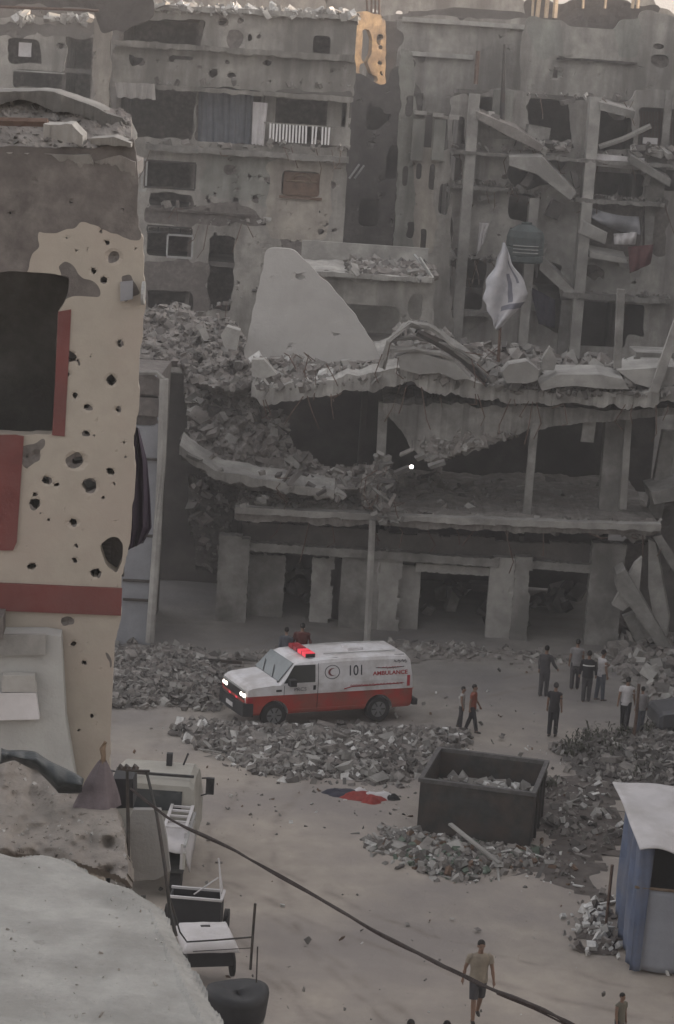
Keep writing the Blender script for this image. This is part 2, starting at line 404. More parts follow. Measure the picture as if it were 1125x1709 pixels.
# ------------------------------------------------------------------ the ground
def ground():
    xs = np.concatenate([[-900,-400,-200,-60,-30], np.arange(-20, 24, .3), [34,60,200,400,900]])
    ys = np.concatenate([[-300,-60,0,20,34], np.arange(38, 92, .3), [100,140,300,600,1200]])
    gx, gy = np.meshgrid(xs, ys)
    z = (fbm(gx*.12, gy*.12, 2, 4)-.5)*.35 + (fbm(gx*.9, gy*.9, 4, 4)-.5)*.09
    # wheel ruts curving round towards the passage
    z = np.where((gx > -22) & (gx < 25) & (gy > 37) & (gy < 93), z, -.05)
    V = np.stack([gx, gy, z-.05], -1).reshape(-1, 3); ny, nx = gx.shape
    mb = MB(); mb.v = [tuple(p) for p in V.tolist()]
    mb.f = [(j*nx+i, j*nx+i+1, (j+1)*nx+i+1, (j+1)*nx+i) for j in range(ny-1) for i in range(nx-1)]; mb.m = [0]*len(mb.f)
    m = mat('sandy_ground', (.348,.306,.262), .14, 1.3, bump=.6, stain=(.235,.21,.195), stamt=.85, stsc=.17, bsc=6)
    n_ = m.node_tree.nodes; L_ = m.node_tree.links; bs = n_['Principled BSDF']; src = bs.inputs['Base Color'].links[0].from_socket
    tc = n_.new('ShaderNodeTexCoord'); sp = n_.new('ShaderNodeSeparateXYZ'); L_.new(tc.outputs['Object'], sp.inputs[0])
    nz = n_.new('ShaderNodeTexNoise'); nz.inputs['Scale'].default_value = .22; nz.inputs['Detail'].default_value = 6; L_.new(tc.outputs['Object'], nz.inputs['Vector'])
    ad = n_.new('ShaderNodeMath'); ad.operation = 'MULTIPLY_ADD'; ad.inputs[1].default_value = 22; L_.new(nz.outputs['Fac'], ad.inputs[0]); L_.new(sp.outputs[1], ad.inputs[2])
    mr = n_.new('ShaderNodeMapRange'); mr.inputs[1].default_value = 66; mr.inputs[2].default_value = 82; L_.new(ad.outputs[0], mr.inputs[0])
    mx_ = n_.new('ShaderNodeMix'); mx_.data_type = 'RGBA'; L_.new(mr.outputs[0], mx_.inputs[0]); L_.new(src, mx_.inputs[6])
    shade_dust = n_.new('ShaderNodeMix'); shade_dust.data_type = 'RGBA'; shade_dust.blend_type = 'MULTIPLY'; shade_dust.inputs[0].default_value = 1; L_.new(src, shade_dust.inputs[6]); shade_dust.inputs[7].default_value = (.66,.70,.75,1)  # shade and grey dust before the shops, both put into the colour
    L_.new(shade_dust.outputs[2], mx_.inputs[7]); out = mx_.outputs[2]
    def mth(op, *ins):          # small math node helper
        q = n_.new('ShaderNodeMath'); q.operation = op
        for k, v in enumerate(ins):
            if isinstance(v, (int, float)): q.inputs[k].default_value = v
            else: L_.new(v, q.inputs[k])
        return q.outputs[0]
    brk = n_.new('ShaderNodeTexNoise'); brk.inputs['Scale'].default_value = 1.7; brk.inputs['Detail'].default_value = 5; L_.new(tc.outputs['Object'], brk.inputs['Vector'])
    wob = mth('MULTIPLY', mth('SUBTRACT', nz.outputs['Fac'], .5), 1.6)
    tot = None
    for cx, cy, r in ((12,61,17.0),(12,61,18.5),(-34,22,40.0),(-34,22,41.5),(20,52,21.0),(20,52,22.5)):      # tyre tracks pressed into the sand
        dx = mth('SUBTRACT', sp.outputs[0], cx); dy = mth('SUBTRACT', sp.outputs[1], cy)
        ln = mth('SQRT', mth('ADD', mth('MULTIPLY', dx, dx), mth('MULTIPLY', dy, dy)))
        f = mth('SUBTRACT', 1.0, mth('MULTIPLY', mth('ABSOLUTE', mth('ADD', mth('SUBTRACT', ln, r), wob)), 5.0)); f = mth('MAXIMUM', f, 0.0)
        tot = f if tot is None else mth('MAXIMUM', tot, f)
    fac = mth('MULTIPLY', tot, mth('MAXIMUM', mth('MULTIPLY', mth('SUBTRACT', brk.outputs['Fac'], .36), 2.0), 0.0))
    tm = n_.new('ShaderNodeMix'); tm.data_type = 'RGBA'; L_.new(fac, tm.inputs[0]); L_.new(out, tm.inputs[6]); tm.inputs[7].default_value = (.17,.145,.125,1)
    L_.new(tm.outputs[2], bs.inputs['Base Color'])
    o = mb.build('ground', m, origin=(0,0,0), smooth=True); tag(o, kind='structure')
ground()

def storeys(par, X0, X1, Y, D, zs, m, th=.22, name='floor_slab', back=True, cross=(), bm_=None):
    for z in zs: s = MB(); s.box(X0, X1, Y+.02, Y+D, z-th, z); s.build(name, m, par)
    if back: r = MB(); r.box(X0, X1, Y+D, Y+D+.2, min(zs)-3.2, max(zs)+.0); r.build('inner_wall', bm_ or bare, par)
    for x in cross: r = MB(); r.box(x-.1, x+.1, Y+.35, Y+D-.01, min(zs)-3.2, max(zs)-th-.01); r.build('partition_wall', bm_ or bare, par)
def zat(px, py, Y): return P(px, py, Y).z
def xat(px, py, Y): return P(px, py, Y).x
def scatter_craters(seed, n, box, rr, avoid=()):
    rg = random.Random(seed); L = []
    while len(L) < n:
        x, y = rg.uniform(box[0], box[2]), rg.uniform(box[1], box[3])
        if any(a[0] < x < a[2] and a[1] < y < a[3] for a in avoid): continue
        L.append((x, y, rg.uniform(*rr)*(.6+rg.random()**3), 1+rg.uniform(-.3,.5), rg.choice((0,0,.5))))
    return L

def edge_bits(h, Y, lines, n, seed, size=.4, bars=26, up_=3):
    s = MB(); rg = random.Random(seed)
    for k in range(n):
        (xa, ya), (xb, yb) = rg.choice(lines); t = rg.random(); cl = math.sin(t*19+seed)+math.sin(t*47)
        if cl < -.2 and rg.random() < .8: continue
        s.chunk(P(xa+(xb-xa)*t, ya+(yb-ya)*t-up_-rg.uniform(-2,6), Y+rg.uniform(.1,.7)), .06+size*rg.random()**2.2, rg.choice((0,0,1,2,3)), .7, rg)
    s.build('ledge_debris', [dust, conc, concL, concD], h)
    for k in range(bars):
        s = MB(); (xa, ya), (xb, yb) = rg.choice(lines); t = rg.random(); p = P(xa+(xb-xa)*t, ya+(yb-ya)*t, Y)
        q = p+Vector((rg.uniform(-.4,.4), rg.uniform(-.5,0), rg.uniform(-1.1,.1))); r = q+Vector((rg.uniform(-.3,.3), rg.uniform(-.2,.1), rg.uniform(-.6,.1))); s.tube([p, q, r], .02, 4, 0, False); s.build('bent_rebar', rust, h)

# ------------------------------------------------------------------ B: cream shelled house on the left, close
def cream_house():
    Y = 24; pv = (215, 900)
    h = thing('shelled_house', 'cream painted house front pocked with shell holes, dark red band, close at left', 'house', (P(215, 1250, Y).x-1.5, Y, 0))
    outer = [(-160,1800),(150,1800),(187,1250),(190,1110),(204,1030),(205,985),(213,915),(237,560),(238,505),(241,450),(240,388),(232,376),(229,300),(222,236),(150,250),(-160,240)]
    win = [(-170,447),(50,452),(116,462),(112,500),(98,520),(96,600),(92,700),(88,724),(-170,716)]
    corner = [(166,908),(180,896),(196,893),(203,905),(203,940),(196,958),(178,945)]
    cr = [(200,573,13,.8),(186,634,17,.9,.55),(126,659,11,.9,.5),(147,679,11,1.3),(197,683,12,.8,.4),(162,700,5),(144,722,9,1.4),(157,726,5),(207,738,7),(128,768,22,1.3,.4),
          (185,787,11,1.1,.6),(79,799,12,1.2,.55),(95,808,8),(150,810,20,1.1,.55),(190,807,6),(60,823,8),(173,831,6),(60,838,16,.95,.6),(116,594,16,1.2,.6),(131,602,7,1,.4),(116,623,7,1,.5),
          (122,871,13,1.3,.5),(82,866,5),(128,910,7,1,.6),(126,933,9,1.2,.5),(55,943,11,1.1,.6),(160,956,13,1.2,.55),(210,762,6),(175,467,10,1.2,.5),(156,451,9),(46,760,10,.7,.5),(62,758,14,.9,.0),
          (113,1035,13,1.4,.2),(123,1072,8,1.3,.5),(141,1105,8,1.2,.5),(155,1194,8,.9,.5),(132,1217,6),(189,1220,6,.6),(168,385,7),(178,404,8,1,.5),(146,416,5),(190,428,17,1.2,.0),(226,415,5),(128,418,5),(205,350,6),(120,337,9),(20,355,10),(60,300,7)]
    patches = [([(-170,230),(250,230),(243,372),(180,375),(125,380),(118,392),(68,395),(60,440),(45,455),(-170,455)], 1),
               ([(110,455),(142,472),(165,490),(170,512),(150,520),(118,515),(100,520),(96,470)], 1),
               ([(200,470),(222,468),(222,500),(200,502)], 1),
               ([(52,735),(68,740),(64,772),(40,772)], 1),
               ([(190,1100),(196,1110),(188,1140)], 1)]
    low = [(-170,1160),(-60,1160),(-60,1300),(-170,1300)]
    mb = gridwall(Y, outer, .021, .28, [dict(p=win, rag=.25), dict(p=corner, rag=.3), dict(p=[(-170,905),(14,905),(14,735),(-170,735)], rag=0)], patches, [(q[0], q[1], q[2]*.78)+tuple(q[3:]) for q in cr]+scatter_craters(19, 60, (20,380,235,1250), (1.5,4)), rag=.06, depthn=.012, seed=11, yaw=R(5), pivot=pv, hrag=.08)
    mb.build('front_wall', [cream, bare], h)
    c_, s_ = math.cos(R(5)), math.sin(R(5)); p0 = P(pv[0], pv[1], Y)
    def L(px, py, dy=0):      # photo point on the front plane, pushed by dy
        q = P(px, py, Y); u = q.x-p0.x
        # find point on the yawed plane along the ray
        d = ray(px, py); t = ((p0.x-CAM.x)*(-s_)+(Y-CAM.y)*c_)/(d.x*(-s_)+d.y*c_); q = CAM+d*t
        return q+Vector((-s_, c_, 0))*dy
    def panel(poly, d0, d1, name, m, par=h):
        b = MB(); b.prism([L(x, y, d0) for x, y in poly], Vector((-s_, c_, 0))*(d1-d0)); return b.build(name, m, par)
    panel([(-160,968),(-20,971),(204,981),(202,1026),(-20,1017),(-160,1012)], -.05, -.004, 'painted_band', redp)
    panel([(97,520),(119,516),(110,690),(108,728),(87,726),(92,640)], -.015, .06, 'window_reveal', redp)
    panel([(-160,728),(26,725),(40,728),(28,905),(22,918),(-160,916)], -.03, -.003, 'painted_recess', redp)
    panel([(-160,740),(8,740),(4,898),(-160,898)], .05, .08, 'shutter', brownw)
    panel([(158,880),(207,880),(206,972),(160,972)], .30, .42, 'dark_backing', dark_shade)  # dark panel behind the hole; interior shade put into its colour
    # lower pale rendered projection with blocks
    lw = MB(); a = [(-160,1046),(78,1046),(104,1050),(112,1190),(130,1300),(138,1800),(-160,1800)]
    lw.prism([L(x, y, -.35) for x, y in a], Vector((-s_, c_, 0))*.33)
    pg = mat('pale_render', (.37,.37,.35), .12, 1.5, stain=(.27,.26,.25), stamt=.6)
    lw.build('balcony_front', pg, h)
    panel([(-160,1048),(80,1044),(80,1078),(-160,1080)], -.42, -.352, 'balcony_coping', conc)
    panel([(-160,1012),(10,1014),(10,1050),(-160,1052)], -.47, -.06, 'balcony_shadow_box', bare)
    for poly, m in (([(10,1108),(62,1108),(66,1135),(8,1135)], concL), ([(-20,1137),(64,1136),(70,1180),(-20,1182)], sheet)):
        panel(poly, -.5, -.36, 'loose_block', m)
    # interior: floor, ceiling, back wall
    s = MB()
    zt = zat(60, 410, Y); zf = zat(60, 968, Y); zb = zat(0, 250, Y)
    def rot(pts): return [Vector((p0.x+(x-p0.x)*c_-(y-Y)*s_, Y+(x-p0.x)*s_+(y-Y)*c_, z)) for x, y, z in pts]
    def rbox(b, xa, xb, ya, yb, za, zb_, mi=0):
        n = len(b.v); b.box(xa, xb, ya, yb, za, zb_, mi); b.v[n:] = [tuple(p) for p in rot(b.v[n:])]
    xr = p0.x-.32
    for za, zb_ in ((zt-.02, zt+.2), (zf-.2, zf), (zf-4, zf-3.8)): s = MB(); rbox(s, xr-7, xr, Y+.29, Y+6, za, zb_); s.build('floor_slab', concD, h)
    for q in ((xr-7, xr, Y+6, Y+6.2, 0, zt), (xr-.02, xr+.12, Y+.30, Y+6, 0, zt-.03), (xr-7.2, xr-7.0, Y+.3, Y+6, 0, zt)): s = MB(); rbox(s, *q); s.build('inner_wall', conc, h)
    # broken roof layers on top
    b = bentslab([(-160,268),(60,262),(160,268),(200,262),(226,272)], [(-160,292),(0,298),(120,292),(226,296)], Y-.06, .9, 70, 6, .04, 21, .04, .05)
    b.build('broken_roof_slab', [dust], h)
    b = bentslab([(-100,150),(30,150),(90,152),(120,165),(180,190),(205,196),(222,230)], [(-100,166),(60,172),(110,185),(180,215),(222,238)], Y+.6, .5, 60, 5, .03, 31, .04, .06)
    b.build('broken_parapet', [conc], h)
    b = relief([(-120,160),(60,160),(150,190),(200,180),(216,190),(220,230),(225,268),(120,275),(-120,270)], Y+.0, Y+1.0, 2.5, .1, 41, .3, 4, nch=420, csz=(.015,.09), mis=(0,1,0,3))
    b.build('roof_debris', RUB, h)
    b = MB()
    for (a_, bb, r_) in (((-60,202),(80,205),.05),((75,210),(130,222),.03),((-100,255),(150,275),.04)):
        b.tube([P(a_[0],a_[1],Y+.1), P(bb[0],bb[1],Y+.0)], r_, 5)
    b.build('broken_batten', rust, h)
    b = bentslab([(-160,252),(60,254),(150,258),(155,272)], [(-160,262),(60,268),(155,278)], Y-.12, .3, 40, 4, .02, 33, .02, .05); b.build('pale_coping', concL, h)
    b = bentslab([(72,205),(120,208),(138,226)], [(72,232),(110,240),(138,246)], Y-.25, .4, 30, 4, .03, 35, .02, .05); b.build('pale_slab_piece', concL, h)
    b = bentslab([(150,232),(190,230),(218,240)], [(150,240),(190,246),(216,246)], Y-.2, .4, 30, 4, .02, 36, .02, .04); b.build('pale_slab_piece', concL, h)
    # little grey meter box
    b = MB(); b.prism([L(201,470,-.08), L(222,468,-.08), L(222,498,-.08), L(201,502,-.08)], Vector((-s_, c_, 0))*.07); b.build('meter_box', tarpG, h)
    # dish beside it
    dsh = MB(); c0 = P(237, 489, Y-.1); dsh.cyl(c0, .13, .03, 'X', 18); d = dsh.build('wall_dish', steelL, h)
cream_house()
def cloth_strip():
    Y = 24.6; b = MB(); rows = []
    L_ = [(222,712),(214,760),(212,830),(212,880),(213,918)]; R_ = [(232,715),(246,770),(250,830),(252,880),(238,906)]
    for i in range(25):
        t = i/24; y0 = np.interp(t*4, range(5), [p[1] for p in L_]); xl = np.interp(t*4, range(5), [p[0] for p in L_])
        y1 = np.interp(t*4, range(5), [p[1] for p in R_]); xr = np.interp(t*4, range(5), [p[0] for p in R_]); row = []
        for j in range(13):
            s = j/12; row.append(P(xl+(xr-xl)*s, y0+(y1-y0)*s, Y+.04*math.sin(s*14+t*2)))
        rows.append(row)
    b.grid(rows)
    o = b.build('hanging_cloth', purple, origin=P(230,800,Y)); sm = o.modifiers.new('thick','SOLIDIFY'); sm.thickness = .01
    tag(o, 'long dark purple cloth hanging down the corner of the cream house', 'cloth')
cloth_strip()

# ------------------------------------------------------------------ strip building with drainpipe beyond the corner
def strip_house():
    Y = 71; h = thing('narrow_annex', 'narrow pale grey annex with a tall drainpipe frame between cream house and ruin', 'building', (xat(235,1060,Y), Y, 0))
    b = gridwall(Y, [(150,1110),(252,1090),(262,900),(270,640),(255,620),(150,618)], .12, .3, [dict(p=[(150,655),(262,658),(262,664),(150,661)], rag=0), dict(p=WR(205,690,262,712), rag=.4)], [([(150,618),(270,618),(270,712),(150,712)], 1)], (), .05, seed=51)
    blue = mat('bluish_render', (.25,.255,.27), .15, 1.2, stain=(.16,.16,.17), stamt=.6)
    b.build('front_wall', [blue, bare], h)
    b = MB(); b.tube([P(274,632,Y-.3), P(270,760,Y-.3), P(262,900,Y-.3), P(250,1072,Y-.3)], .15, 8); b.build('drainpipe', concL, h)
    b = MB(); b.tube([P(232,622,Y-.3), P(262,622,Y-.3), P(274,634,Y-.3)], .09, 6); b.build('top_rail', conc, h)
    for yy in (764, 892, 968, 1000):
        b = MB(); a = P(205, yy, Y-.08); c = P(262, yy+3, Y-.08); b.tube([a, c], .05, 5); b.build('cross_rail', darkm, h)
    z1 = zat(230, 625, Y); s = MB(); X0 = xat(150,800,Y); X1 = xat(258,800,Y)-.05
    s.box(X0, X1, Y+.35, Y+5, 0, z1-.1); s.build('rear_block', bare, h)
strip_house()

# ------------------------------------------------------------------ H: balcony block, back left
def balcony_block():
    Y = 97; h = thing('balcony_block', 'shell scarred apartment block with white balcony railing and draped cloths, back left', 'apartment block', (xat(420,520,Y), Y, 0))
    outer = [(160,1000),(545,1000),(572,420),(580,250),(590,150),(598,25),(400,14),(255,10),(245,40),(232,55),(190,65),(186,150),(180,250),(178,400),(165,700)]
    holes = [dict(p=[(222,30),(345,34),(342,60),(330,80),(268,78),(262,70),(200,76),(185,72),(205,50)], rag=.6),
             dict(p=WR(187,143,322,234), rag=.3), dict(p=WR(330,143,432,242), rag=.15), dict(p=WR(440,152,580,243), rag=0),
             dict(p=WR(524,58,549,93), rag=.2), dict(p=[(413,52),(420,55),(421,66),(414,68)], rag=.5),
             dict(p=WR(243,267,325,317), rag=.15), dict(p=[(247,322),(320,326),(322,345),(300,352),(262,350),(247,342)], rag=.8),
             dict(p=WR(246,378,320,431), rag=.2), dict(p=WR(472,284,533,330), rag=0),
             dict(p=WR(352,392,386,520), rag=.5), dict(p=[(246,486),(322,488),(318,520),(246,520)], rag=.6),
             dict(p=[(208,90),(238,92),(236,104),(220,108)], rag=.8), dict(p=[(288,96),(322,98),(322,104),(288,101)], rag=.6)]
    patches = [([(330,345),(380,338),(420,350),(446,366),(440,376),(400,376),(365,378),(330,370)], 1),
               ([(465,395),(500,392),(520,405),(560,418),(545,430),(470,425)], 1), ([(240,345),(330,345),(330,378),(240,376)], 1),
               ([(365,236),(375,232),(380,245),(365,247)], 1), ([(440,150),(585,150),(585,243),(440,243)], 2),
               ([(340,250),(460,262),(470,300),(455,345),(380,335),(335,330)], 3), ([(440,262),(555,262),(550,400),(450,398)], 4), ([(240,430),(350,440),(345,520),(240,520)], 1)]
    cr = [(355,122,10,1.2,.6),(445,104,7,1.5,.5),(380,103,6),(387,125,7,1.8,.4),(555,119,5,1.3,.5),(502,136,5,.8),(450,136,5),(395,65,19,1.1,.0),(432,60,6,.8,.5),(372,36,10,1.2,.5),(402,33,7,1.5,.4),
          (285,98,7,1,.5),(385,285,12,1.5,.3),(416,297,5,1,.5),(432,294,5),(447,305,5),(345,330,6),(358,323,5),(427,331,8,1.3,.4),(452,388,0.1),(536,388,8,1.3,.4),(544,375,5),(532,353,4),(377,402,10,1,.4),
          (370,405,6),(543,269,4),(373,413,12,1,.3),(375,445,8),(358,470,6)]
    cr = [c for c in cr if c[2] > 1] + scatter_craters(61, 60, (340,255,565,420), (2.5,5), [(465,275,540,335)]) + scatter_craters(62, 22, (195,82,588,142), (2,5)) + scatter_craters(63, 14, (350,430,560,500), (3,8))
    b = gridwall(Y, outer, .085, .25, holes, patches, cr, rag=.3, ragout=.12, depthn=.02, seed=60)
    b.build('front_wall', [plast, bare, concD, plastG, plastW], h)
    X0, X1 = xat(178,300,Y), xat(575,300,Y)-.12
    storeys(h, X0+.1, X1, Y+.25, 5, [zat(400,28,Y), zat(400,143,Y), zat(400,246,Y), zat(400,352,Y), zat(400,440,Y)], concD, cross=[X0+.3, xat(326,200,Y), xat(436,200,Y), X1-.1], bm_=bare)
    # projecting slab edges / parapet
    for nm, (xa, ya, xb, yb), d, m in (('slab_edge', (190,66,592,76), .5, plast), ('slab_edge', (186,136,590,144), .55, plast), ('slab_edge', (243,240,582,250), .7, conc), ('slab_edge', (243,346,420,350), .3, bare)):
        a = P(xa, ya, Y); c = P(xb, yb, Y); zc = (a.z+P(xb, ya, Y).z)/2
        s = bentslab([(xa, ya-(0)), (xb, ya+(xb-xa)*.066)], [(xa, yb-(xb-xa)*.0), (xb, yb+(xb-xa)*.0+ (ya+(xb-xa)*.066-yb) + (yb-ya)*1.0)], Y-d, d+.02, 60, 3, .03, 70+ya, 0, .06)
        s.build(nm, m, h)
    s = bentslab([(252,8),(400,14),(598,26)], [(252,16),(400,22),(598,34)], Y-.3, 6, 70, 8, .08, 75, .05, .1); s.build('roof_slab', concL, h)
    s = MB(); rg = random.Random(8)
    for k in range(420):
        px = rg.uniform(250,600); s.chunk(P(px, 12+(px-250)*.04+rg.gauss(0,3), Y-.3+rg.random()*1.5), .05+.5*rg.random()**2, rg.choice((0,0,1)), .5, rg)
    s.build('roof_rubble', [concL, trash1], h)
    edge_bits(h, Y-.45, [((250,142),(585,146)), ((245,246),(440,250)), ((450,244),(582,252)), ((330,376),(450,372)), ((246,346),(330,350)), ((350,520),(540,440))], 240, 71, .3, 20)
    # window frames
    def frame(x0, y0, x1, y1, m=steelL, r=.05, bars=1, nm='window_frame'):
        f = MB(); a = P(x0, y0, Y); c = P(x1, y1, Y)
        f.box(a.x, c.x, Y-.03, Y+.05, a.z-r, a.z+r); f.box(a.x, c.x, Y-.03, Y+.05, c.z-r, c.z+r)
        for k in range(bars+2):
            x = a.x+(c.x-a.x)*k/(bars+1); f.box(x-r*.8, x+r*.8, Y-.025, Y+.045, min(a.z,c.z)+r, max(a.z,c.z)-r)
        return f.build(nm, m, h)
    frame(232,266,243,318, bars=1); frame(243,267,325,317, darkm, .04, 0); frame(280,391,320,431, bars=0); frame(246,376,320,391, darkm, .04, 3)
    # brown boarded window with an arch
    wb = MB(); a = P(474,286,Y); c = P(532,329,Y); wb.box(a.x, c.x, Y+.1, Y+.16, c.z, a.z)
    wf = wb.build('boarded_window', brownw, h)
    ar = MB(); cx_ = (a.x+c.x)/2; zz = c.z+(a.z-c.z)*.62
    ar.tube([(cx_+.42*math.cos(t), Y+.06, zz+.3*math.sin(t)) for t in np.linspace(0, math.pi, 12)], .05, 6); ar.tube([(cx_-.7, Y+.06, zz), (cx_+.7, Y+.06, zz)], .05, 6)
    ar.build('arch_moulding', wood, wf)
    sl = MB(); sl.box(a.x-.15, c.x+.15, Y-.15, Y+.1, c.z-.14, c.z-.02); sl.build('window_sill', brownw, h)
    # railing right bay
    rl = MB(); a = P(452,206,Y-.1); c = P(548,242,Y-.1)
    for k in range(19):
        if k in (12, 15): continue
        x = a.x+(c.x-a.x)*k/18; t = rng.uniform(-.03,.03)
        rl.obox((x, Y-.2, (a.z+c.z)/2), (.075, .05, a.z-c.z), (0, t, 0))
    rl.build('balcony_railing', white, h)
    rl = MB(); rl.box(a.x-.3, c.x+.9, Y-.2, Y-.12, a.z-.02, a.z+.05); rl.box(c.x+.1, c.x+.95, Y-.22, Y-.1, c.z, a.z-.03); rl.build('balcony_rail_wall', plast, h)
    rw = MB(); a = P(458,168,Y); c = P(545,243,Y); 
    rw.box(xat(437,200,Y), xat(458,200,Y), Y+.6, Y+.75, c.z, P(440,150,Y).z); rw.box(xat(545,200,Y), xat(582,200,Y), Y+.6, Y+.75, c.z, P(580,150,Y).z); rw.box(xat(458.5,200,Y), xat(544.5,200,Y), Y+.6, Y+.75, zat(500,166,Y), zat(500,150,Y)); rw.build('recess_wall', plast, h)
    # broken left edge column
    cl = gridwall(Y-.5, [(155,30),(184,30),(184,60),(182,180),(155,178)], .09, .45, (), (), scatter_craters(66,5,(156,40,182,175),(3,6)), .12, seed=67); cl.build('corner_column', [plastW, bare], h)
    # tattered wreck of the balcony canopy at the top left (dark)
    def cloth(name, quad, m, label, cat, dy=-.3, folds=6, amp=.08, own=True):
        rows = []
        for i in range(15):
            t = i/14; a = (quad[0][0]+(quad[3][0]-quad[0][0])*t, quad[0][1]+(quad[3][1]-quad[0][1])*t); c = (quad[1][0]+(quad[2][0]-quad[1][0])*t, quad[1][1]+(quad[2][1]-quad[1][1])*t)
            rows.append([P(a[0]+(c[0]-a[0])*j/24, a[1]+(c[1]-a[1])*j/24+1.2*math.sin(j*.9)*t, Y+dy+amp*math.sin(j/24*folds*6.28+t)) for j in range(25)])
        bb = MB(); bb.grid(rows); o = bb.build(name, m, origin=rows[0][0]); s_ = o.modifiers.new('thick','SOLIDIFY'); s_.thickness = .02
        tag(o, label, cat); return o
    cloth('curtain', [(332,146),(424,149),(420,240),(330,238)], mat('blue_grey_curtain', (.10,.11,.125), .2, 2), 'blue grey curtain filling the middle balcony of the block', 'curtain', .25, 7, .07)
    cloth('curtain', [(423,170),(447,172),(440,243),(420,240)], sheet, 'narrow pale curtain hanging beside the balcony with white railings', 'curtain', -.1, 2, .05)
    cloth('hanging_cloth', [(192,137),(258,140),(260,166),(195,162)], mat('grey_cloth', (.27,.255,.24), .15, 2), 'short grey cloth hanging from the upper balcony of the block', 'cloth', -.6, 4, .06)
balcony_block()

# dark canopy at the upper left
def canopy():
    Y = 92; h = thing('collapsed_canopy', 'dark sagging canopy sheet hanging over the roofs at the top left corner', 'canopy', P(200,30,Y))
    b = gridwall(Y, [(-30,-30),(245,-30),(253,8),(250,24),(236,38),(205,50),(180,62),(168,64),(172,48),(160,22),(120,14),(-30,12)], .1, .08, (), (), (), .35, depthn=.15, seed=81)
    b.build('canopy_sheet', dark_shade, h)
    b = MB(); b.tube([P(-30,10,Y-.1), P(165,18,Y-.1)], .06, 6); b.build('canopy_pole', rust, h)
canopy()
# I: far left building
def far_left():
    Y = 112; h = thing('grey_flats', 'dim grey flats with a small dark balcony, far left behind the cream house', 'building', (xat(60,200,Y), Y, 0))
    holes = [dict(p=WR(14,62,66,108), rag=.3), dict(p=WR(22,115,108,150), rag=.3), dict(p=WR(112,62,152,165), rag=.3)]
    b = gridwall(Y, [(-60,600),(170,600),(160,30),(110,26),(-60,30)], .12, .25, holes, [([(-60,36),(160,42),(160,62),(-60,58)], 1)], scatter_craters(91, 18, (0,30,150,170), (3,7)), .25, depthn=.03, seed=90)
    b.build('front_wall', [plast, concD], h)
    X0, X1 = xat(-60,100,Y), xat(160,100,Y)-.1
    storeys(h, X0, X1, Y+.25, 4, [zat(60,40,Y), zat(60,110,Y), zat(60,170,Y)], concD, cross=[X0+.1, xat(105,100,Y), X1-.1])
    b = MB(); a = P(30,70,Y); c = P(50,95,Y); b.box(a.x, c.x, Y+.3, Y+.4, c.z, a.z); b.build('hung_panel', sheet, h)
    b = MB()
    for k in range(26):
        q = P(rng.uniform(24,150), 30+rng.uniform(-2,3), Y-.1); b.chunk(q, rng.uniform(.2,.7), rng.choice((0,0,1)), .6)
    b.build('roof_rubble', [concL, trash1], h)
    b = MB(); a = P(22,116,Y); c = P(108,124,Y); b.box(a.x, c.x, Y-.2, Y-.05, c.z, a.z); b.build('balcony_rail', concL, h)
far_left()

# ------------------------------------------------------------------ alley: dark block with shade in its colour and sunlit tower
def alley():
    Y = 118; h = thing('shaded_alley_block', 'block closing the narrow alley between the facades, alley shade put into its dark colour', 'building', (xat(630,400,Y), Y, 0))
    holes = [dict(p=WR(610,180,640,215), rag=.6), dict(p=WR(645,240,668,300), rag=.6), dict(p=WR(600,330,630,380), rag=.6)]
    b = gridwall(Y, [(540,900),(700,900),(700,150),(690,100),(655,118),(645,140),(620,135),(590,120),(560,120)], .14, .3, holes, (), scatter_craters(101, 14, (585,150,680,400), (4,9)), .35, depthn=.08, seed=100)
    b.build('front_wall', [dark_shade, concD], h)  # dimness of the deep alley put into the wall colour
    X0, X1 = xat(540,300,Y), xat(700,300,Y)-.1
    storeys(h, X0, X1, Y+.3, 4, [zat(630,150,Y), zat(630,230,Y), zat(630,310,Y)], dark_shade, cross=[X0+.1, X1-.1], bm_=dark_shade)
    b = MB(); b.tube([P(583,298,Y-.3), P(600,274,Y-.3)], .06, 5); b.tube([P(592,298,Y-.3), P(608,276,Y-.3)], .06, 5); b.build('bent_bar', steelL, h)
    # tower catching the last sun
    Y = 127; h = thing('sunlit_tower_block', 'battered tower block with its upper corner lit orange by the low sun', 'building', (xat(630,400,Y), Y, 0))
    holes = [dict(p=[(594,50),(611,50),(616,66),(612,92),(604,104),(594,104)], rag=.5), dict(p=WR(626,58,632,76), rag=.3), dict(p=[(590,106),(606,106),(616,122),(630,128),(628,136),(590,140)], rag=.6)]
    b = gridwall(Y, [(575,900),(645,900),(645,35),(632,22),(600,20),(575,22)], .1, .3, holes, (), scatter_craters(105, 12, (600,25,640,130), (2,4)), .2, ragout=.1, depthn=.04, seed=104, yaw=R(38), pivot=(640,100))
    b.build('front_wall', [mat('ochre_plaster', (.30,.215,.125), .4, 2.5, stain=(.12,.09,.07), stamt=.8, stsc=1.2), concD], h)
    b = gridwall(Y+7, [(640,900),(690,900),(690,28),(668,24),(640,26)], .12, .3, [dict(p=WR(655,50,664,70), rag=.5), dict(p=WR(668,40,676,64), rag=.3)], (), (), .2, ragout=.1, seed=107); b.build('side_wall', [plast, bare], h)
    q = P(600,120,Y); s = MB(); s.box(q.x+.4, q.x+2.7, Y+1, Y+4, 0, q.z+3.0); s.build('tower_core', concD, h)
    rd = MB()
    for x in (614, 620, 626, 633): rd.tube([P(x,26,Y), P(x+rng.uniform(-4,4),-14,Y+.2)], .07, 5)
    rd.build('starter_bar', rust, h)
alley()

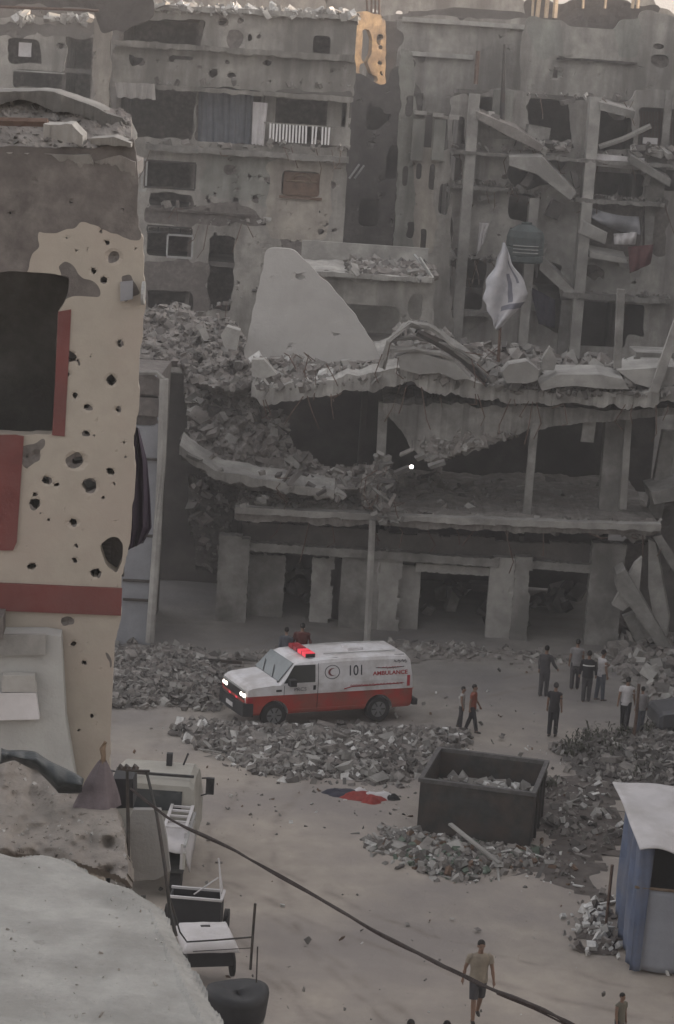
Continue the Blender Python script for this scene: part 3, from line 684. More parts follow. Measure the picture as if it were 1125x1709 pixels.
# ------------------------------------------------------------------ right background
def right_back():
    Y = 122; h = thing('plain_grey_block', 'plain grey slab sided block behind the shattered frame, upper right', 'building', (xat(760,300,Y), Y, 0))
    b = gridwall(Y, [(664,900),(898,900),(890,40),(876,18),(760,12),(664,22)], .16, .3, [dict(p=WR(664,52,672,75), rag=.4), dict(p=WR(700,80,712,110), rag=.3)], [([(664,10),(900,10),(900,28),(664,30)], 1)], scatter_craters(111, 14, (670,30,870,180), (3,7)), .2, depthn=.05, seed=110)
    b.build('front_wall', [plast, concD], h)
    for (x0, y0, x1, y1) in ((672,28,880,33),(668,84,790,88)):
        s = MB(); a = P(x0,y0,Y); c = P(x1,y1,Y); zc = a.z; s.box(a.x, c.x, Y-.35, Y-.01, zc-.25, zc); s.build('ledge', concL, h)
    s = MB(); s.box(xat(670,200,Y), xat(886,200,Y), Y+.4, Y+2.2, 0, zat(780,24,Y)); s.build('core', bare, h)
    # band building with the long parapet
    Y = 116; h = thing('parapet_block', 'long grey block with broad blank parapet and stair head, top right', 'building', (xat(1000,300,Y), Y, 0))
    holes = [dict(p=WR(930,94,950,100), rag=.5), dict(p=WR(1090,72,1112,82), rag=.2), dict(p=WR(1088,90,1116,112), rag=.2)]
    b = gridwall(Y, [(868,900),(1180,900),(1180,30),(1100,24),(1070,14),(1066,32),(1034,34),(1030,50),(948,44),(940,34),(884,28),(878,36),(868,60)], .14, .3, holes, [([(1030,30),(1066,30),(1066,95),(1030,95)], 1), ([(868,28),(935,30),(935,95),(900,95)], 1)], scatter_craters(113, 16, (880,60,1120,160), (3,8)), .2, depthn=.05, seed=112)
    b.build('front_wall', [plast, plastG], h)
    s = MB(); s.box(xat(872,200,Y)+.2, xat(1180,200,Y), Y+.4, Y+6, 0, zat(1000,62,Y)); s.build('core', bare, h)
    s = bentslab([(930,96),(1000,99),(1064,104)], [(930,99),(1000,103),(1064,108)], Y-.4, .45, 40, 3, .04, 114, 0, .05); s.build('ledge', dark_shade, h)
    # far row on the skyline
    Y = 150
    k = 0
    for (poly, m, lab) in (([(240,400),(560,400),(545,-40),(240,-40)], plastW, 'hazy buff block on the skyline above the balcony block roof'), ([(545,400),(880,400),(880,0),(850,-8),(760,-8),(755,-40),(545,-40)], plast, 'hazy grey block on the skyline behind the plain slab sided block'),
                           ([(1056,400),(1240,400),(1240,14),(1096,14),(1094,-4),(1056,-6)], plastW, 'low buff block on the skyline at the far right under the sky'), ([(-90,400),(248,400),(246,-40),(-90,-40)], concD, 'dark block on the skyline behind the sagging canopy')):
        o = thing('skyline_block', lab, 'building', (P(poly[0][0]+60,200,Y).x, Y, 0), 0, 'blocks on the skyline'); k += 1
        x0 = min(p[0] for p in poly); x1 = max(p[0] for p in poly)
        hs_ = [dict(p=WR(x, y, x+16, y+11), rag=.4) for x in range(int(x0)+25, int(x1)-25, 44) for y in (-14, 16, 44)]
        b = gridwall(Y+k*1.3, poly, .25, .3, hs_, (), (), .3, depthn=.05, seed=120+k); b.build('front_wall', [m, bare], o)
        s = MB(); a = P(x0,200,Y+k*1.3); c = P(x1,200,Y+k*1.3); s.box(a.x+.4, c.x-.4, Y+k*1.3+3, Y+k*1.3+4, 0, P((x0+x1)/2, max(poly[2][1], poly[3][1])+8, Y).z-.5); s.build('core', dark_shade, o)
    # dark wooded-looking ruin with sunlit stakes
    Y = 135; h = thing('skeletal_ruin', 'dark skeletal ruin with bare sunlit columns on the skyline, top right', 'ruin', (xat(980,200,Y), Y, 0))
    b = gridwall(Y, [(880,400),(1100,400),(1096,12),(1050,4),(1000,-10),(940,6),(900,-6),(880,4)], .16, .3, [], (), (), .5, depthn=.3, seed=131); b.build('rear_wall', [dark_shade, bare], h)
    for x, wd in ((890,3),(900,5),(914,5),(928,6),(974,3),(1012,3),(1058,4),(1066,4)):
        b = MB(); a = P(x,30 if x < 940 else 14,Y-1.5); c = P(x,-30,Y-1.5); ww = wd/scale_at(Y)/2
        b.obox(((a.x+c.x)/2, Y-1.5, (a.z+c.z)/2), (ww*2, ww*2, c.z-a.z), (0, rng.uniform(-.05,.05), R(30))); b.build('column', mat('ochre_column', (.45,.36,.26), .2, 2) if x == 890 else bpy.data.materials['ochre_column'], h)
right_back()

def slim_block():
    Y = 103; h = thing('slim_balcony_block', 'slim pinkish block with stacked narrow windows at the right of the alley', 'building', (xat(715,430,Y), Y, 0))
    holes = [dict(p=WR(697,270,702,300), rag=.2), dict(p=WR(719,272,725,318), rag=.2), dict(p=WR(679,160,687,195), rag=.2), dict(p=WR(673,275,680,312), rag=.2), dict(p=WR(712,190,720,248), rag=.2), dict(p=WR(736,306,748,360), rag=.2), dict(p=WR(732,198,750,250), rag=.3), dict(p=[(702,380),(712,382),(708,440),(700,440)], rag=.4), dict(p=WR(680,370,690,400), rag=.4)]
    b = gridwall(Y, [(655,900),(765,900),(752,430),(752,192),(728,186),(724,190),(720,186),(692,184),(692,86),(668,80),(664,300),(655,430)], .09, .3, holes, [([(692,250),(732,250),(726,420),(686,420)], 2), ([(655,80),(694,80),(690,430),(655,430)], 1)], scatter_craters(141, 18, (665,190,745,430), (2.5,5)), .15, depthn=.03, seed=140)
    b.build('front_wall', [plast, plastG, plastW], h)
    s = MB(); s.box(xat(660,300,Y)+.1, xat(758,300,Y)-.4, Y+3, Y+3.3, 0, zat(720,190,Y)); s.build('inner_wall', dark_shade, h)
    for (x0, y0, x1, wd) in ((692,184,712,.5),(722,188,740,.5),(750,192,766,.5)):
        s = MB(); a = P(x0,y0,Y); c = P(x1,y0,Y); s.box(a.x, c.x, Y-.6, Y-.01, a.z-.18, a.z); s.build('balcony_cap', concL, h)
    for x in (700, 735): 
        s = MB(); a = P(x,192,Y); s.box(a.x-.28, a.x+.28, Y-.5, Y-.01, zat(x,268,Y), a.z-.2); s.build('balcony_pier', plastG, h)
slim_block()

def frame_block():
    Y = 106; h = thing('shattered_frame_block', 'shattered concrete frame block with open floors and leaning beams, right of the alley', 'apartment block', (xat(940,560,Y), Y, 0))
    holes = [dict(p=[(895,150),(950,152),(950,250),(930,250),(905,245),(880,225),(882,180)], rag=.8), dict(p=[(986,188),(1010,185),(1030,200),(1055,196),(1055,252),(988,250)], rag=.7), dict(p=WR(1068,180,1128,258), rag=.2), dict(p=WR(782,160,840,200), rag=0),
             dict(p=[(852,262),(900,256),(958,262),(950,275),(935,290),(915,312),(880,316),(855,308),(846,290)], rag=.9), dict(p=WR(792,299,824,312), rag=.3), dict(p=WR(852,320,892,371), rag=.3),
             dict(p=WR(985,286,1072,330), rag=0), dict(p=WR(1102,283,1200,322), rag=.2), dict(p=WR(965,503,1044,582), rag=.3), dict(p=WR(1048,508,1074,562), rag=.2),
             dict(p=[(756,196),(776,194),(776,250),(756,252)], rag=.2), dict(p=WR(756,262,770,305), rag=.3), dict(p=WR(1078,190,1102,230), rag=.2),
             dict(p=[(905,430),(938,440),(936,560),(900,540),(893,480)], rag=.7), dict(p=WR(762,430,805,520), rag=.3), dict(p=[(852,410),(894,405),(894,470),(852,470)], rag=.5)]
    patches = [([(755,255),(850,258),(848,430),(755,430)], 0), ([(900,330),(975,270),(972,400),(960,520),(890,520),(895,420)], 2), ([(960,430),(1050,430),(1050,490),(955,488)], 2), ([(980,330),(1110,330),(1110,430),(980,430)], 1)]
    b = gridwall(Y, [(752,1000),(1180,1000),(1180,160),(1125,165),(1100,150),(1062,155),(1060,168),(882,160),(876,150),(820,150),(818,158),(752,160)], .1, .28, holes, patches, scatter_craters(151, 70, (760,260,1110,500), (3,7)) + [(990,455,16,1.6,.2),(1060,470,6),(760,440,8)], .3, depthn=.035, seed=150)
    b.build('front_wall', [mat('light_plaster', (.34,.325,.30), .34, 1.1, stain=(.15,.14,.13), stamt=.85, streak=True, stsc=.7), bare, concL], h)
    X0, X1 = xat(752,300,Y), xat(1180,300,Y)
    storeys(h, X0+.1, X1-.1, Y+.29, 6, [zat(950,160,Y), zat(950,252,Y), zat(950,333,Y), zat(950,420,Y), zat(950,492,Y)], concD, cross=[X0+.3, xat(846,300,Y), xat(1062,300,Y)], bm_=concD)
    def col(x, y0, y1, wpx, d=.35, m=conc, nm='column'):
        s = MB(); a = P(x, y0, Y-d); c = P(x, y1, Y-d); ww = wpx/scale_at(Y)/2
        xx = P(x, (y0+y1)/2, Y-d).x; s.box(xx-ww, xx+ww, Y-d, Y-.004, c.z, a.z); s.build(nm, m, h)
    col(775,155,640,17,1.2,concL); col(975,160,640,18,1.2,concL); col(880,330,640,16,1.0,concL); col(838,150,232,34,.2,plastG); col(1085,250,430,20,.3,conc); col(1110,150,330,12,.3,conc); col(943,500,620,22,.3,conc)
    for (xa, ya, xb, t, d) in ((754,250,1125,7,1.3),(880,100,1062,0,0),(755,308,850,7,1.1),(960,330,1110,7,1.2),(940,488,1120,9,1.3),(738,517,820,8,1.0)):
        if not t: continue
        s = bentslab([(xa,ya),(xb,ya+(xb-xa)*.066)], [(xa,ya+t),(xb,ya+t+(xb-xa)*.066)], Y-d, d-.01, 50, 3, .06, 155+xa, 0, .15); s.build('slab_edge', conc, h)
    for poly, dy, m in (([(850,262),(905,262),(962,322),(952,334),(895,290),(850,276)], -1.9, concL), ([(1000,170),(1060,186),(1058,198),(1002,184)], -1.5, conc), ([(795,186),(862,214),(908,244),(900,252),(850,228),(795,198)], -1.4, dust), ([(1052,258),(1120,300),(1118,312),(1050,272)], -1.7, conc), ([(905,430),(960,486),(948,494),(900,450)], -1.2, concL), ([(700,430),(752,420),(760,432),(704,444)], -2.2, conc), ([(985,420),(1046,432),(1046,440),(985,430)], -1.6, concL)):
        s = MB(); s.prism([P(x, y, Y+dy) for x, y in poly], (0,1.6,.25)); s.build('tilted_slab', m, h)
    # leaning broken stair and beams
    for pts, r, m in (([(800,190),(850,218),(905,246)], .16, dust), ([(1000,245),(1040,232),(1086,210)], .14, concL), ([(880,260),(945,258)], .12, conc), ([(950,332),(1055,340)], .07, darkm), ([(1075,332),(1074,420)], .06, darkm)):
        s = MB(); s.tube([P(x, y, Y-.6) for x, y in pts], r, 6); s.build('leaning_beam', m, h)
    s = MB()
    for k in range(90):
        x = rng.choice((rng.uniform(800,910), rng.uniform(880,960), rng.uniform(1060,1125))); y = 246+(x-850)*.04-rng.uniform(0,10)
        if x < 900: y = 190+(x-800)*.56-rng.uniform(-6,5)
        s.chunk(P(x, y, Y-.5-rng.random()*.4), rng.uniform(.15,.6), rng.choice((0,1,2)), .7)
    s.build('ledge_debris', [dust, concL, concD], h)
    s = MB(); a = P(890,222,Y-.5); s.obox(a+Vector((.2,0,0)), (1.1,.5,.7), (0,.1,.2)); s.build('broken_wall_piece', conc, h)
    edge_bits(h, Y-.7, [((754,250),(900,250)), ((905,258),(1125,268)), ((755,310),(850,314)), ((960,332),(1110,340)), ((940,492),(1120,500)), ((880,162),(1060,170)), ((846,315),(900,330)), ((760,430),(850,440))], 380, 171, .32, 34)
    for (x, y, w_, hh_, rz) in ((868,236,14,26,.3),(930,262,30,8,-.2),(1010,262,20,10,.15),(880,300,12,22,.5),(960,300,10,26,-.3),(1042,440,22,12,.2),(905,420,10,34,.25),(812,330,24,8,-.15),(1030,186,18,9,.4),(948,170,22,8,-.3),(925,350,20,26,.4),(1080,300,9,20,.2)):
        k_ = 1/scale_at(Y); s = MB(); s.obox(P(x, y, Y-.55), (w_*k_, .22, hh_*k_), (0, rz, .2), 0, .14); s.build('hanging_fragment', rng.choice((conc, concL, concD)), h)
    # railing
    s = MB()
    for k in range(12): s.tube([P(1070+k*5,186,Y+.4), P(1070+k*5,250,Y+.4)], .025, 4)
    s.build('balcony_railing', rust, h)
    s = MB(); a = P(1085,235,Y-.2); s.obox(a, (.7,.2,.3)); a = P(1092,250,Y-.2); s.box(a.x-.9, a.x+1.2, Y-.3, Y-.1, a.z-.1, a.z+.12); s.build('pale_blocks', sheet, h)
    # pierced mask pole
    s = MB(); s.tube([P(842,74,Y-.3), P(838,205,Y-.3)], [.05,.16], 6); s.build('dark_pole', darkm, h)
    s = MB(); s.tube([P(798,85,Y-.3), P(794,140,Y-.3)], .12, 6); s.build('dark_pole', rust, h)
frame_block()

def extra_cloths():
    def sheetq(name, corners, Y, m, label, cat, amp=.12, n=20, f=3.0, sag=0, group=None):
        rows = []
        a, b_, c, d = corners
        for i in range(n+1):
            t = i/n; row = []
            for j in range(n+1):
                s = j/n
                x = (a[0]*(1-s)+b_[0]*s)*(1-t)+(d[0]*(1-s)+c[0]*s)*t; y = (a[1]*(1-s)+b_[1]*s)*(1-t)+(d[1]*(1-s)+c[1]*s)*t + sag*math.sin(s*math.pi)
                row.append(P(x, y, Y+amp*math.sin(s*f*6.28+t*2.5)+amp*.6*math.sin(t*5+s*3)))
            rows.append(row)
        bb = MB(); bb.grid(rows); o = bb.build(name, m, origin=rows[0][0], smooth=True); k = o.modifiers.new('thick','SOLIDIFY'); k.thickness = .03
        tag(o, label, cat, group); return o
    sheetq('awning', [(990,256),(1076,264),(1073,284),(988,276)], 105.2, sheet, 'pale rolled awning hung across the open floor at upper right', 'awning', .05, 14, 1)
    sheetq('tarpaulin', [(968,338),(1066,362),(1070,392),(985,362)], 105, tarpG, 'grey tarpaulin bulging from the middle floor at right', 'tarpaulin', .25, 20, 1.3, 6)
    sheetq('mattress', [(970,366),(1014,388),(1010,408),(964,390)], 104.4, concL, 'pale mattress tilted on the ledge under the grey tarpaulin', 'mattress', .02, 8, 1)
    sheetq('hanging_cloth', [(1024,390),(1062,388),(1060,408),(1026,408)], 104.4, sheet, 'small white cloth bundled on the ledge beside the mattress', 'cloth', .15, 12, 3)
    sheetq('hanging_cloth', [(1048,412),(1090,408),(1086,440),(1052,456)], 104.2, maroon, 'maroon cloth hung below the ledge at the right', 'cloth', .1, 14, 2)
    sheetq('hanging_cloth', [(800,371),(816,373),(808,402),(796,424)], 105, sheet, 'thin white rag hanging from the frame block left of the water tank', 'cloth', .08, 12, 2)
    sheetq('hanging_cloth', [(884,478),(926,500),(926,548),(900,540)], 105, navy, 'dark blue cloth draped in the broken opening behind the white flag', 'cloth', .1, 12, 2)
    # water tank
    Y = 103; t = thing('water_tank', 'round dark green ribbed water tank standing in the broken block behind the white blanket', 'tank', P(874,438,Y))
    b = MB(); c = P(874,438,Y); rr = .9; rows = []
    prof = [(0,.0),(.8,0),(.9,.08),(.9,.3),(.86,.34),(.9,.38),(.9,.7),(.86,.74),(.9,.78),(.9,1.2),(.8,1.5),(.4,1.75),(.25,1.8),(.25,1.9),(0,1.9)]
    for r_, z in prof: rows.append([(c.x+r_*math.cos(a), c.y+r_*math.sin(a), c.z+z) for a in np.linspace(0, 2*math.pi, 25)[:-1]])
    b.grid(rows, wrap=True); b.build('tank_body', mat('tank_green', (.07,.085,.085), .3, 2, rough=.7), t)
    b = MB()
    for k in range(3): b.tube([(c.x+.92*math.cos(a), c.y+.92*math.sin(a), c.z+.5+k*.16) for a in np.linspace(4, 5.4, 10)], .03, 4)
    b.build('tank_band', steelL, t)
extra_cloths()

# ------------------------------------------------------------------ G: middle low building with rubble roof
def low_block():
    Y = 86; h = thing('low_flat_block', 'low grey building with rubble strewn flat roof behind the leaning white slab', 'building', (xat(610,560,Y), Y, 0))
    holes = [dict(p=WR(560,505,662,600), rag=.2), dict(p=WR(684,488,702,535), rag=.2)]
    b = gridwall(Y, [(490,1000),(735,1000),(724,470),(722,462),(520,452),(498,438),(490,460)], .1, .3, holes, [([(520,450),(724,462),(722,470),(520,460)], 2)], scatter_craters(161, 10, (560,465,720,600), (3,6)), .2, ragout=.1, depthn=.03, seed=160)
    b.build('front_wall', [plast, concD, concL], h)
    X0, X1 = xat(492,500,Y), xat(722,500,Y)
    zt = zat(610,462,Y)
    s = bentslab([(495,451),(722,464)], [(495,460),(722,474)], Y-.5, 6.5, 50, 16, .1, 165, .0, .12); s.build('roof_slab', concL, h)
    s = MB()
    rg = random.Random(4)
    for k in range(420):
        x = rg.uniform(X0+2, X1); y = rg.uniform(Y-.3, Y+5.8); s.chunk((x, y, zt+.05+rg.random()*.15), rg.uniform(.1,.55), rg.choice((0,0,1,2,3)), .6, rg)
    s.build('roof_rubble', [dust, conc, concL, concD], h)
    s = MB(); s.box(X0, X1-.1, Y+6.0, Y+6.2, 0, zt+.9); s.build('rear_parapet', concL, h)
    storeys(h, X0, X1-.1, Y+.3, 5.5, [zat(600,580,Y), zat(600,680,Y)], concD, cross=[X0+1, xat(672,500,Y), X1-.3])
    s = MB(); s.tube([P(700,430,Y-.2), P(722,464,Y-.2)], .07, 6); s.tube([P(692,425,Y+1), P(716,455,Y)], .05, 5); s.build('fallen_pole', steelL, h)
    s = MB(); s.tube([P(486,448,Y-.4), P(520,452,Y-.5), P(545,470,Y-.5)], .06, 5); s.build('bent_bar', rust, h)
low_block()

# unseen neighbours on the right added to keep the low sun off the street
def shade_blocks():
    for (x0, x1, y0, y1, zt, lab) in ((17.5,30,6,40,24,'unseen tall grey block added at near right to shade the street'), (24,38,44,84,27,'unseen long grey block added at right to shade the square'), (26,40,86,116,24.9,'unseen grey block added beyond the square to cut the low sun'), (30,44,117,127,26.8,'unseen block added at far right to cut the low sun')):
        h = thing('shade_block', lab, 'building', ((x0+x1)/2, (y0+y1)/2, 0), 0, 'unseen blocks added for shade'); b = MB(); b.box(x0+.3, x1, y0, y1, 0, zt); b.build('wall', plast, h)
        s = MB()
        for z in np.arange(3, zt, 3.2):
            s.box(x0+.05, x0+.28, y0, y1, z-.2, z+.1)
        s.build('ledge', conc, h)
shade_blocks()
# ------------------------------------------------------------------ F: the ruined shop building
YF = 75.0
def ruin():
    Y = YF; h = thing('ruined_shop_block', 'wrecked two storey concrete block with sagging roof slab above shuttered shops', 'ruined building', (xat(740,1070,Y), Y, 0))
    g0 = 0
    def zz(px, py, y=Y): return P(px, py, y).z
    def pier(x0, y0, x1, y1, d0, d1, nm, m, par=h):
        """upright slab between two photo corners, from depth d0 to d1 behind the front line"""
        s = MB(); a = P(x0, y0, Y+d0); c = P(x1, y1, Y+d0); b_ = min(a.x, c.x); s.box(a.x, c.x, Y+d0, Y+d1, c.z, a.z); return s.build(nm, m, par)
    # --- ground floor
    base = 1078
    def wallp(x0, y0, x1, y1, d, th, nm, m, seed, rag=.05, cr=()):
        b = gridwall(Y+d, WR(x0, y0, x1, y1), .1, th, (), (), cr, rag, seed=seed, depthn=.03); return b.build(nm, [m, bare], h)
    wallp(366,895,404,1110,.0,.6,'pillar',conc,201); wallp(408,925,466,1108,1.2,.2,'shop_wall',conc,202,.12)
    wallp(522,928,546,1090,1.0,.1,'door_leaf',concL,203); wallp(546,930,572,1090,1.6,.2,'shop_wall',concD,204)
    wallp(572,918,626,1090,.5,.4,'pillar',conc,205,.05,scatter_craters(9,6,(575,920,620,1060),(2,4))); wallp(632,918,660,1088,.5,.4,'pillar',concL,206)
    wallp(662,944,694,1084,1.0,.1,'door_leaf',concL,207,.05,[(678,1004,4,1,.5)]); wallp(820,930,860,1096,.4,.4,'pillar',concL,208,.05,[(843,985,4,.7,.5),(853,985,4,.7,.5),(845,996,3,.7,.5)])
    wallp(862,930,874,1098,.2,.5,'pillar',conc,209); wallp(990,905,1028,1100,.3,.6,'pillar',conc,210,.08); wallp(1028,905,1062,1100,2.0,.3,'shop_wall',bare,211,.2)
    wallp(404,904,832,947,.3,.4,'lintel',conc,212,.04)
    wallp(694,940,822,962,.7,.2,'shutter_box',concL,213,.02); wallp(874,934,994,957,.35,.4,'lintel',conc,214,.04)
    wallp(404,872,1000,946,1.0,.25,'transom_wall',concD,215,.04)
    # front post & tall thin pipes
    b = MB(); b.tube([P(622,868,Y-1.2), P(617,980,Y-1.2), P(612,1082,Y-1.2)], .13, 6); b.build('prop_post', concL, h)
    # dark interior
    X0, X1 = xat(380,1000,Y), xat(1060,1000,Y)
    z1 = zz(700,878)
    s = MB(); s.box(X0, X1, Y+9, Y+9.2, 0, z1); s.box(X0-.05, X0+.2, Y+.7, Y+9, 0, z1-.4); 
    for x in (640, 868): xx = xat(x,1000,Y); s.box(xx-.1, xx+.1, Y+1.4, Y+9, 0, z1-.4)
    s.build('inner_wall', dark_shade, h)
    rg = random.Random(12)
    for k in range(60):
        s = MB(); s.chunk((rg.uniform(X0+.5, X1-.5), Y+rg.uniform(2,8.5), .1), rg.uniform(.2,.9), 0, .8, rg); s.build('debris_block', rg.choice((concD, dark_shade, conc)), h)
    # --- first floor slab: long, cracked, dusty
    s = bentslab([(392,848),(520,856),(640,862),(800,868),(950,872),(1040,875),(1104,878)], [(394,868),(520,875),(640,880),(800,886),(950,890),(1040,892),(1104,893)], Y-.9, 10, 110, 26, .16, 220, .0, .14, jag=.4)
    s.build('first_floor_slab', [dust], h)
    s = bentslab([(392,846),(560,855),(800,866),(1104,876)], [(392,857),(560,866),(800,877),(1104,887)], Y-1.12, .5, 90, 3, .02, 224, 0, .05, jag=.35); s.build('slab_lip', concL, h)
    s = MB(); rg = random.Random(33); zf = zz(750,868)
    for k in range(900):
        x = rg.uniform(xat(400,860,Y), xat(1095,880,Y)); y = Y-.6+rg.random()**1.3*8
        s.chunk((x, y, zf-.02+rg.random()*.12+.04*(y-Y)), (.05+.5*rg.random()**3), rg.choice((0,0,0,1,2,3)), .6, rg)
    o = s.build('floor_rubble', [dust, conc, concL, concD], h)
    # inner upper walls, dim
    s = MB(); s.box(xat(380,760,Y), X1+1.5, Y+9.2, Y+9.4, zf-.1, zz(700,655)); s.box(xat(600,760,Y), xat(600,760,Y)+.2, Y+4, Y+9.2, zf, zz(600,680)); s.build('upper_inner_wall', dark_shade, h)
    # --- roof slab (sagging)
    s = bentslab([(420,640),(440,645),(500,643),(560,630),(640,618),(665,614),(700,618),(760,632),(830,640),(900,654),(960,655),(1050,655),(1090,650),(1160,640)],
                 [(424,664),(440,675),(500,672),(560,659),(640,647),(665,642),(700,648),(760,662),(830,670),(900,674),(960,676),(1050,680),(1090,676),(1160,668)], Y-.5, 8.5, 120, 18, .14, 230, .12, .2, jag=.45)
    s.build('roof_slab', [concL], h)
    # hanging second layer
    s = bentslab([(640,672),(700,676),(760,678),(830,678),(900,680),(1000,684),(1160,678)],
                 [(640,690),(672,716),(700,750),(722,772),(760,766),(810,748),(850,732),(900,718),(960,708),(1050,700),(1160,690)], Y+.3, 4.5, 110, 10, .25, 240, .0, .14, backthin=.35, jag=.3)
    s.build('hanging_slab', [conc], h)
    s = relief([(690,700),(760,688),(840,690),(860,722),(800,742),(726,768),(700,740)], Y+.0, Y+.7, 3, .18, 243, .3, 6, nch=260, csz=(.05,.35), mis=(0,1,2)); s.build('clinging_rubble', RUB, h)
    # columns upstairs
    def lean(p0, p1, w_, d, nm, m, dep=.4, yy=Y):
        a = P(p0[0], p0[1], yy+d); c = P(p1[0], p1[1], yy+d); u = (a-c).normalized(); sc_ = w_/scale_at(yy+d)/2
        sd_ = Vector((1,0,0))*sc_; s = MB(); s.prism([c-sd_, c+sd_, a+sd_, a-sd_], (0, dep, 0)); return s.build(nm, m, h)
    lean((640,672),(634,800),16,.8,'column',conc); lean((893,706),(878,872),13,.2,'pipe_column',conc,.25)
    lean((1032,690),(1018,862),40,1.5,'column',conc,.6); lean((1050,690),(1040,850),12,1.2,'column',concL,.3); lean((1120,720),(1092,865),26,2.5,'column',conc,.5)
    lean((985,700),(980,738),22,.6,'hanging_fragment',conc,.15)
    # --- rubble masses on the left
    s = relief([(305,590),(330,560),(372,560),(420,600),(428,650),(440,680),(476,690),(492,745),(560,785),(610,770),(632,795),(560,830),(470,812),(400,808),(345,785),(305,760),(312,690)], Y-.8, Y+6, 3, .8, 250, .6, 8, nch=750, csz=(.04,.5), mis=(0,0,0,1,3,3,2), mi=0)
    s.build('collapsed_interior', RUB, h)
    s = bentslab([(300,742),(330,768),(360,785),(440,800),(500,810),(558,818)], [(302,756),(330,784),(360,800),(440,815),(500,826),(556,833)], Y-1.4, 1.6, 60, 6, .08, 252, .2, .12, jag=.5); s.build('bent_slab', concL, h)
    s = relief([(398,812),(470,818),(560,836),(640,842),(650,868),(520,862),(396,852)], Y-1.0, Y+1.5, 3, .35, 255, .4, 5, nch=380, csz=(.04,.3), mis=(0,0,1,3,3)); s.build('slab_edge_rubble', RUB, h)
    s = relief([(312,790),(395,810),(392,905),(372,960),(330,940),(316,870)], Y+.6, Y+2.5, 4, .5, 257, .5, 8, nch=160, csz=(.05,.4), mis=(0,3,3,1), mi=3); s.build('side_rubble', RUB, h)
    s = relief([(238,520),(290,505),(340,520),(400,540),(430,610),(415,650),(330,640),(300,600),(255,600),(238,600)], Y+2, Y+9, 3, .8, 260, .6, 8, nch=900, csz=(.04,.36), mis=(0,0,1,3,0,3)); s.build('rear_rubble', RUB, h)
    # bent curved panel against the left slope
    # middle hanging debris
    s = relief([(606,806),(632,756),(650,768),(652,800),(645,835),(644,872),(636,872),(626,846),(608,832)], Y-1.4, Y-.2, 3, .35, 270, .3, 6, nch=300, csz=(.05,.4), mis=(0,1,2,3)); s.build('hanging_debris', RUB, h)
    rg = random.Random(5)
    for k in range(30):
        s = MB()
        x, y = rg.choice(((625,790),(520,600),(640,830),(655,600),(790,590),(745,680),(470,800)))
        p = P(x+rg.uniform(-26,26), y+rg.uniform(-14,20), Y-1-rg.random()*.4); q = p+Vector((rg.uniform(-.5,.5), rg.uniform(-.5,.1), rg.uniform(-.7,.6))); r = q+Vector((rg.uniform(-.4,.4), 0, rg.uniform(-.5,.1)))
        s.tube([p, q, r], .018, 4, 0, False); s.build('bent_rebar', rust, h)
    for k in range(34):
        x, y = rg.choice(((628,820),(640,850),(600,800),(655,790),(560,812),(500,805),(450,800),(700,760),(350,770),(420,830)))
        k_ = 1/scale_at(Y); s2 = MB(); s2.obox(P(x+rg.uniform(-30,30), y+rg.uniform(-18,22), Y-1.2-rg.random()*.4), (rg.uniform(8,34)*k_, rg.uniform(.05,.3), rg.uniform(3,9)*k_), (rg.uniform(-.5,.5), rg.uniform(-1.2,1.2), rg.uniform(-.6,.6)), 0, .13, rg); s2.build('broken_fragment', rg.choice((conc, concL, dust, concD)), h)
    edge_bits(h, Y-.75, [((396,868),(640,878)), ((640,880),(1100,893)), ((430,668),(640,650)), ((660,640),(900,672)), ((900,674),(1120,676)), ((640,880),(1100,893))], 900, 271, .3, 40, 16)
    # roof top wreckage
    s = relief([(425,600),(470,596),(560,610),(635,606),(660,612),(640,630),(560,640),(480,652),(430,648)], Y-.4, Y+2, 3, .25, 280, .3, 4, nch=600, csz=(.05,.45), mis=(0,0,2,1,4)); s.build('roof_rubble', RUB, h)
    s = relief([(652,560),(690,540),(720,550),(760,572),(800,575),(830,580),(900,585),(930,600),(1000,600),(1060,610),(1060,652),(900,652),(800,640),(740,628),(680,612),(650,600)], Y-.3, Y+4, 3, .5, 283, .5, 6, nch=1100, csz=(.05,.6), mis=(0,0,1,2,3)); s.build('roof_rubble', RUB, h)
    for pts, r, m in (([(640,610),(655,570),(680,542),(720,545),(760,578),(800,600)], .09, concL), ([(655,566),(700,560),(740,575),(775,600),(815,632)], .07, conc), ([(648,585),(690,580),(730,590),(760,606)], .08, concL), ([(700,552),(760,590),(800,620),(820,640)], .1, darkm)):
        
        for q_ in range(3): s = MB(); s.tube([P(x+rng.uniform(-7,7), y+rng.uniform(-6,6), Y-.9+rng.uniform(-.2,.2)) for x, y in pts], [r*rng.uniform(.5,1.3) for _ in pts], 5); s.build('twisted_beam', m, h)
    def slabpoly(poly, d, dv, nm, m, par=h):
        s = MB(); s.prism([P(x, y, Y+d) for x, y in poly], dv); return s.build(nm, m, par)
    slabpoly([(662,596),(690,585),(712,592),(760,606),(786,632),(760,634),(735,622),(700,625),(668,616)], -1.0, (0,.5,.1), 'tilted_slab', concL)
    slabpoly([(838,622),(850,608),(880,603),(900,618),(898,634),(880,640),(845,639)], -1.1, (0,1.0,0), 'pale_boulder', concL)
    slabpoly([(905,600),(918,578),(930,600),(925,618),(905,618)], -.6, (0,.4,0), 'upright_fragment', concL)
    slabpoly([(900,642),(930,625),(1000,625),(1040,633),(1050,650),(1000,648),(960,644),(930,646),(905,652)], -.8, (0,1.6,.15), 'roof_slab_sheet', concL)
    slabpoly([(1030,618),(1130,612),(1130,640),(1100,652),(1060,640)], -.3, (0,1.6,.15), 'roof_slab_sheet', concL)
    slabpoly([(420,600),(440,600),(462,625),(440,632),(420,628)], -.7, (0,.6,0), 'pale_boulder', concL)
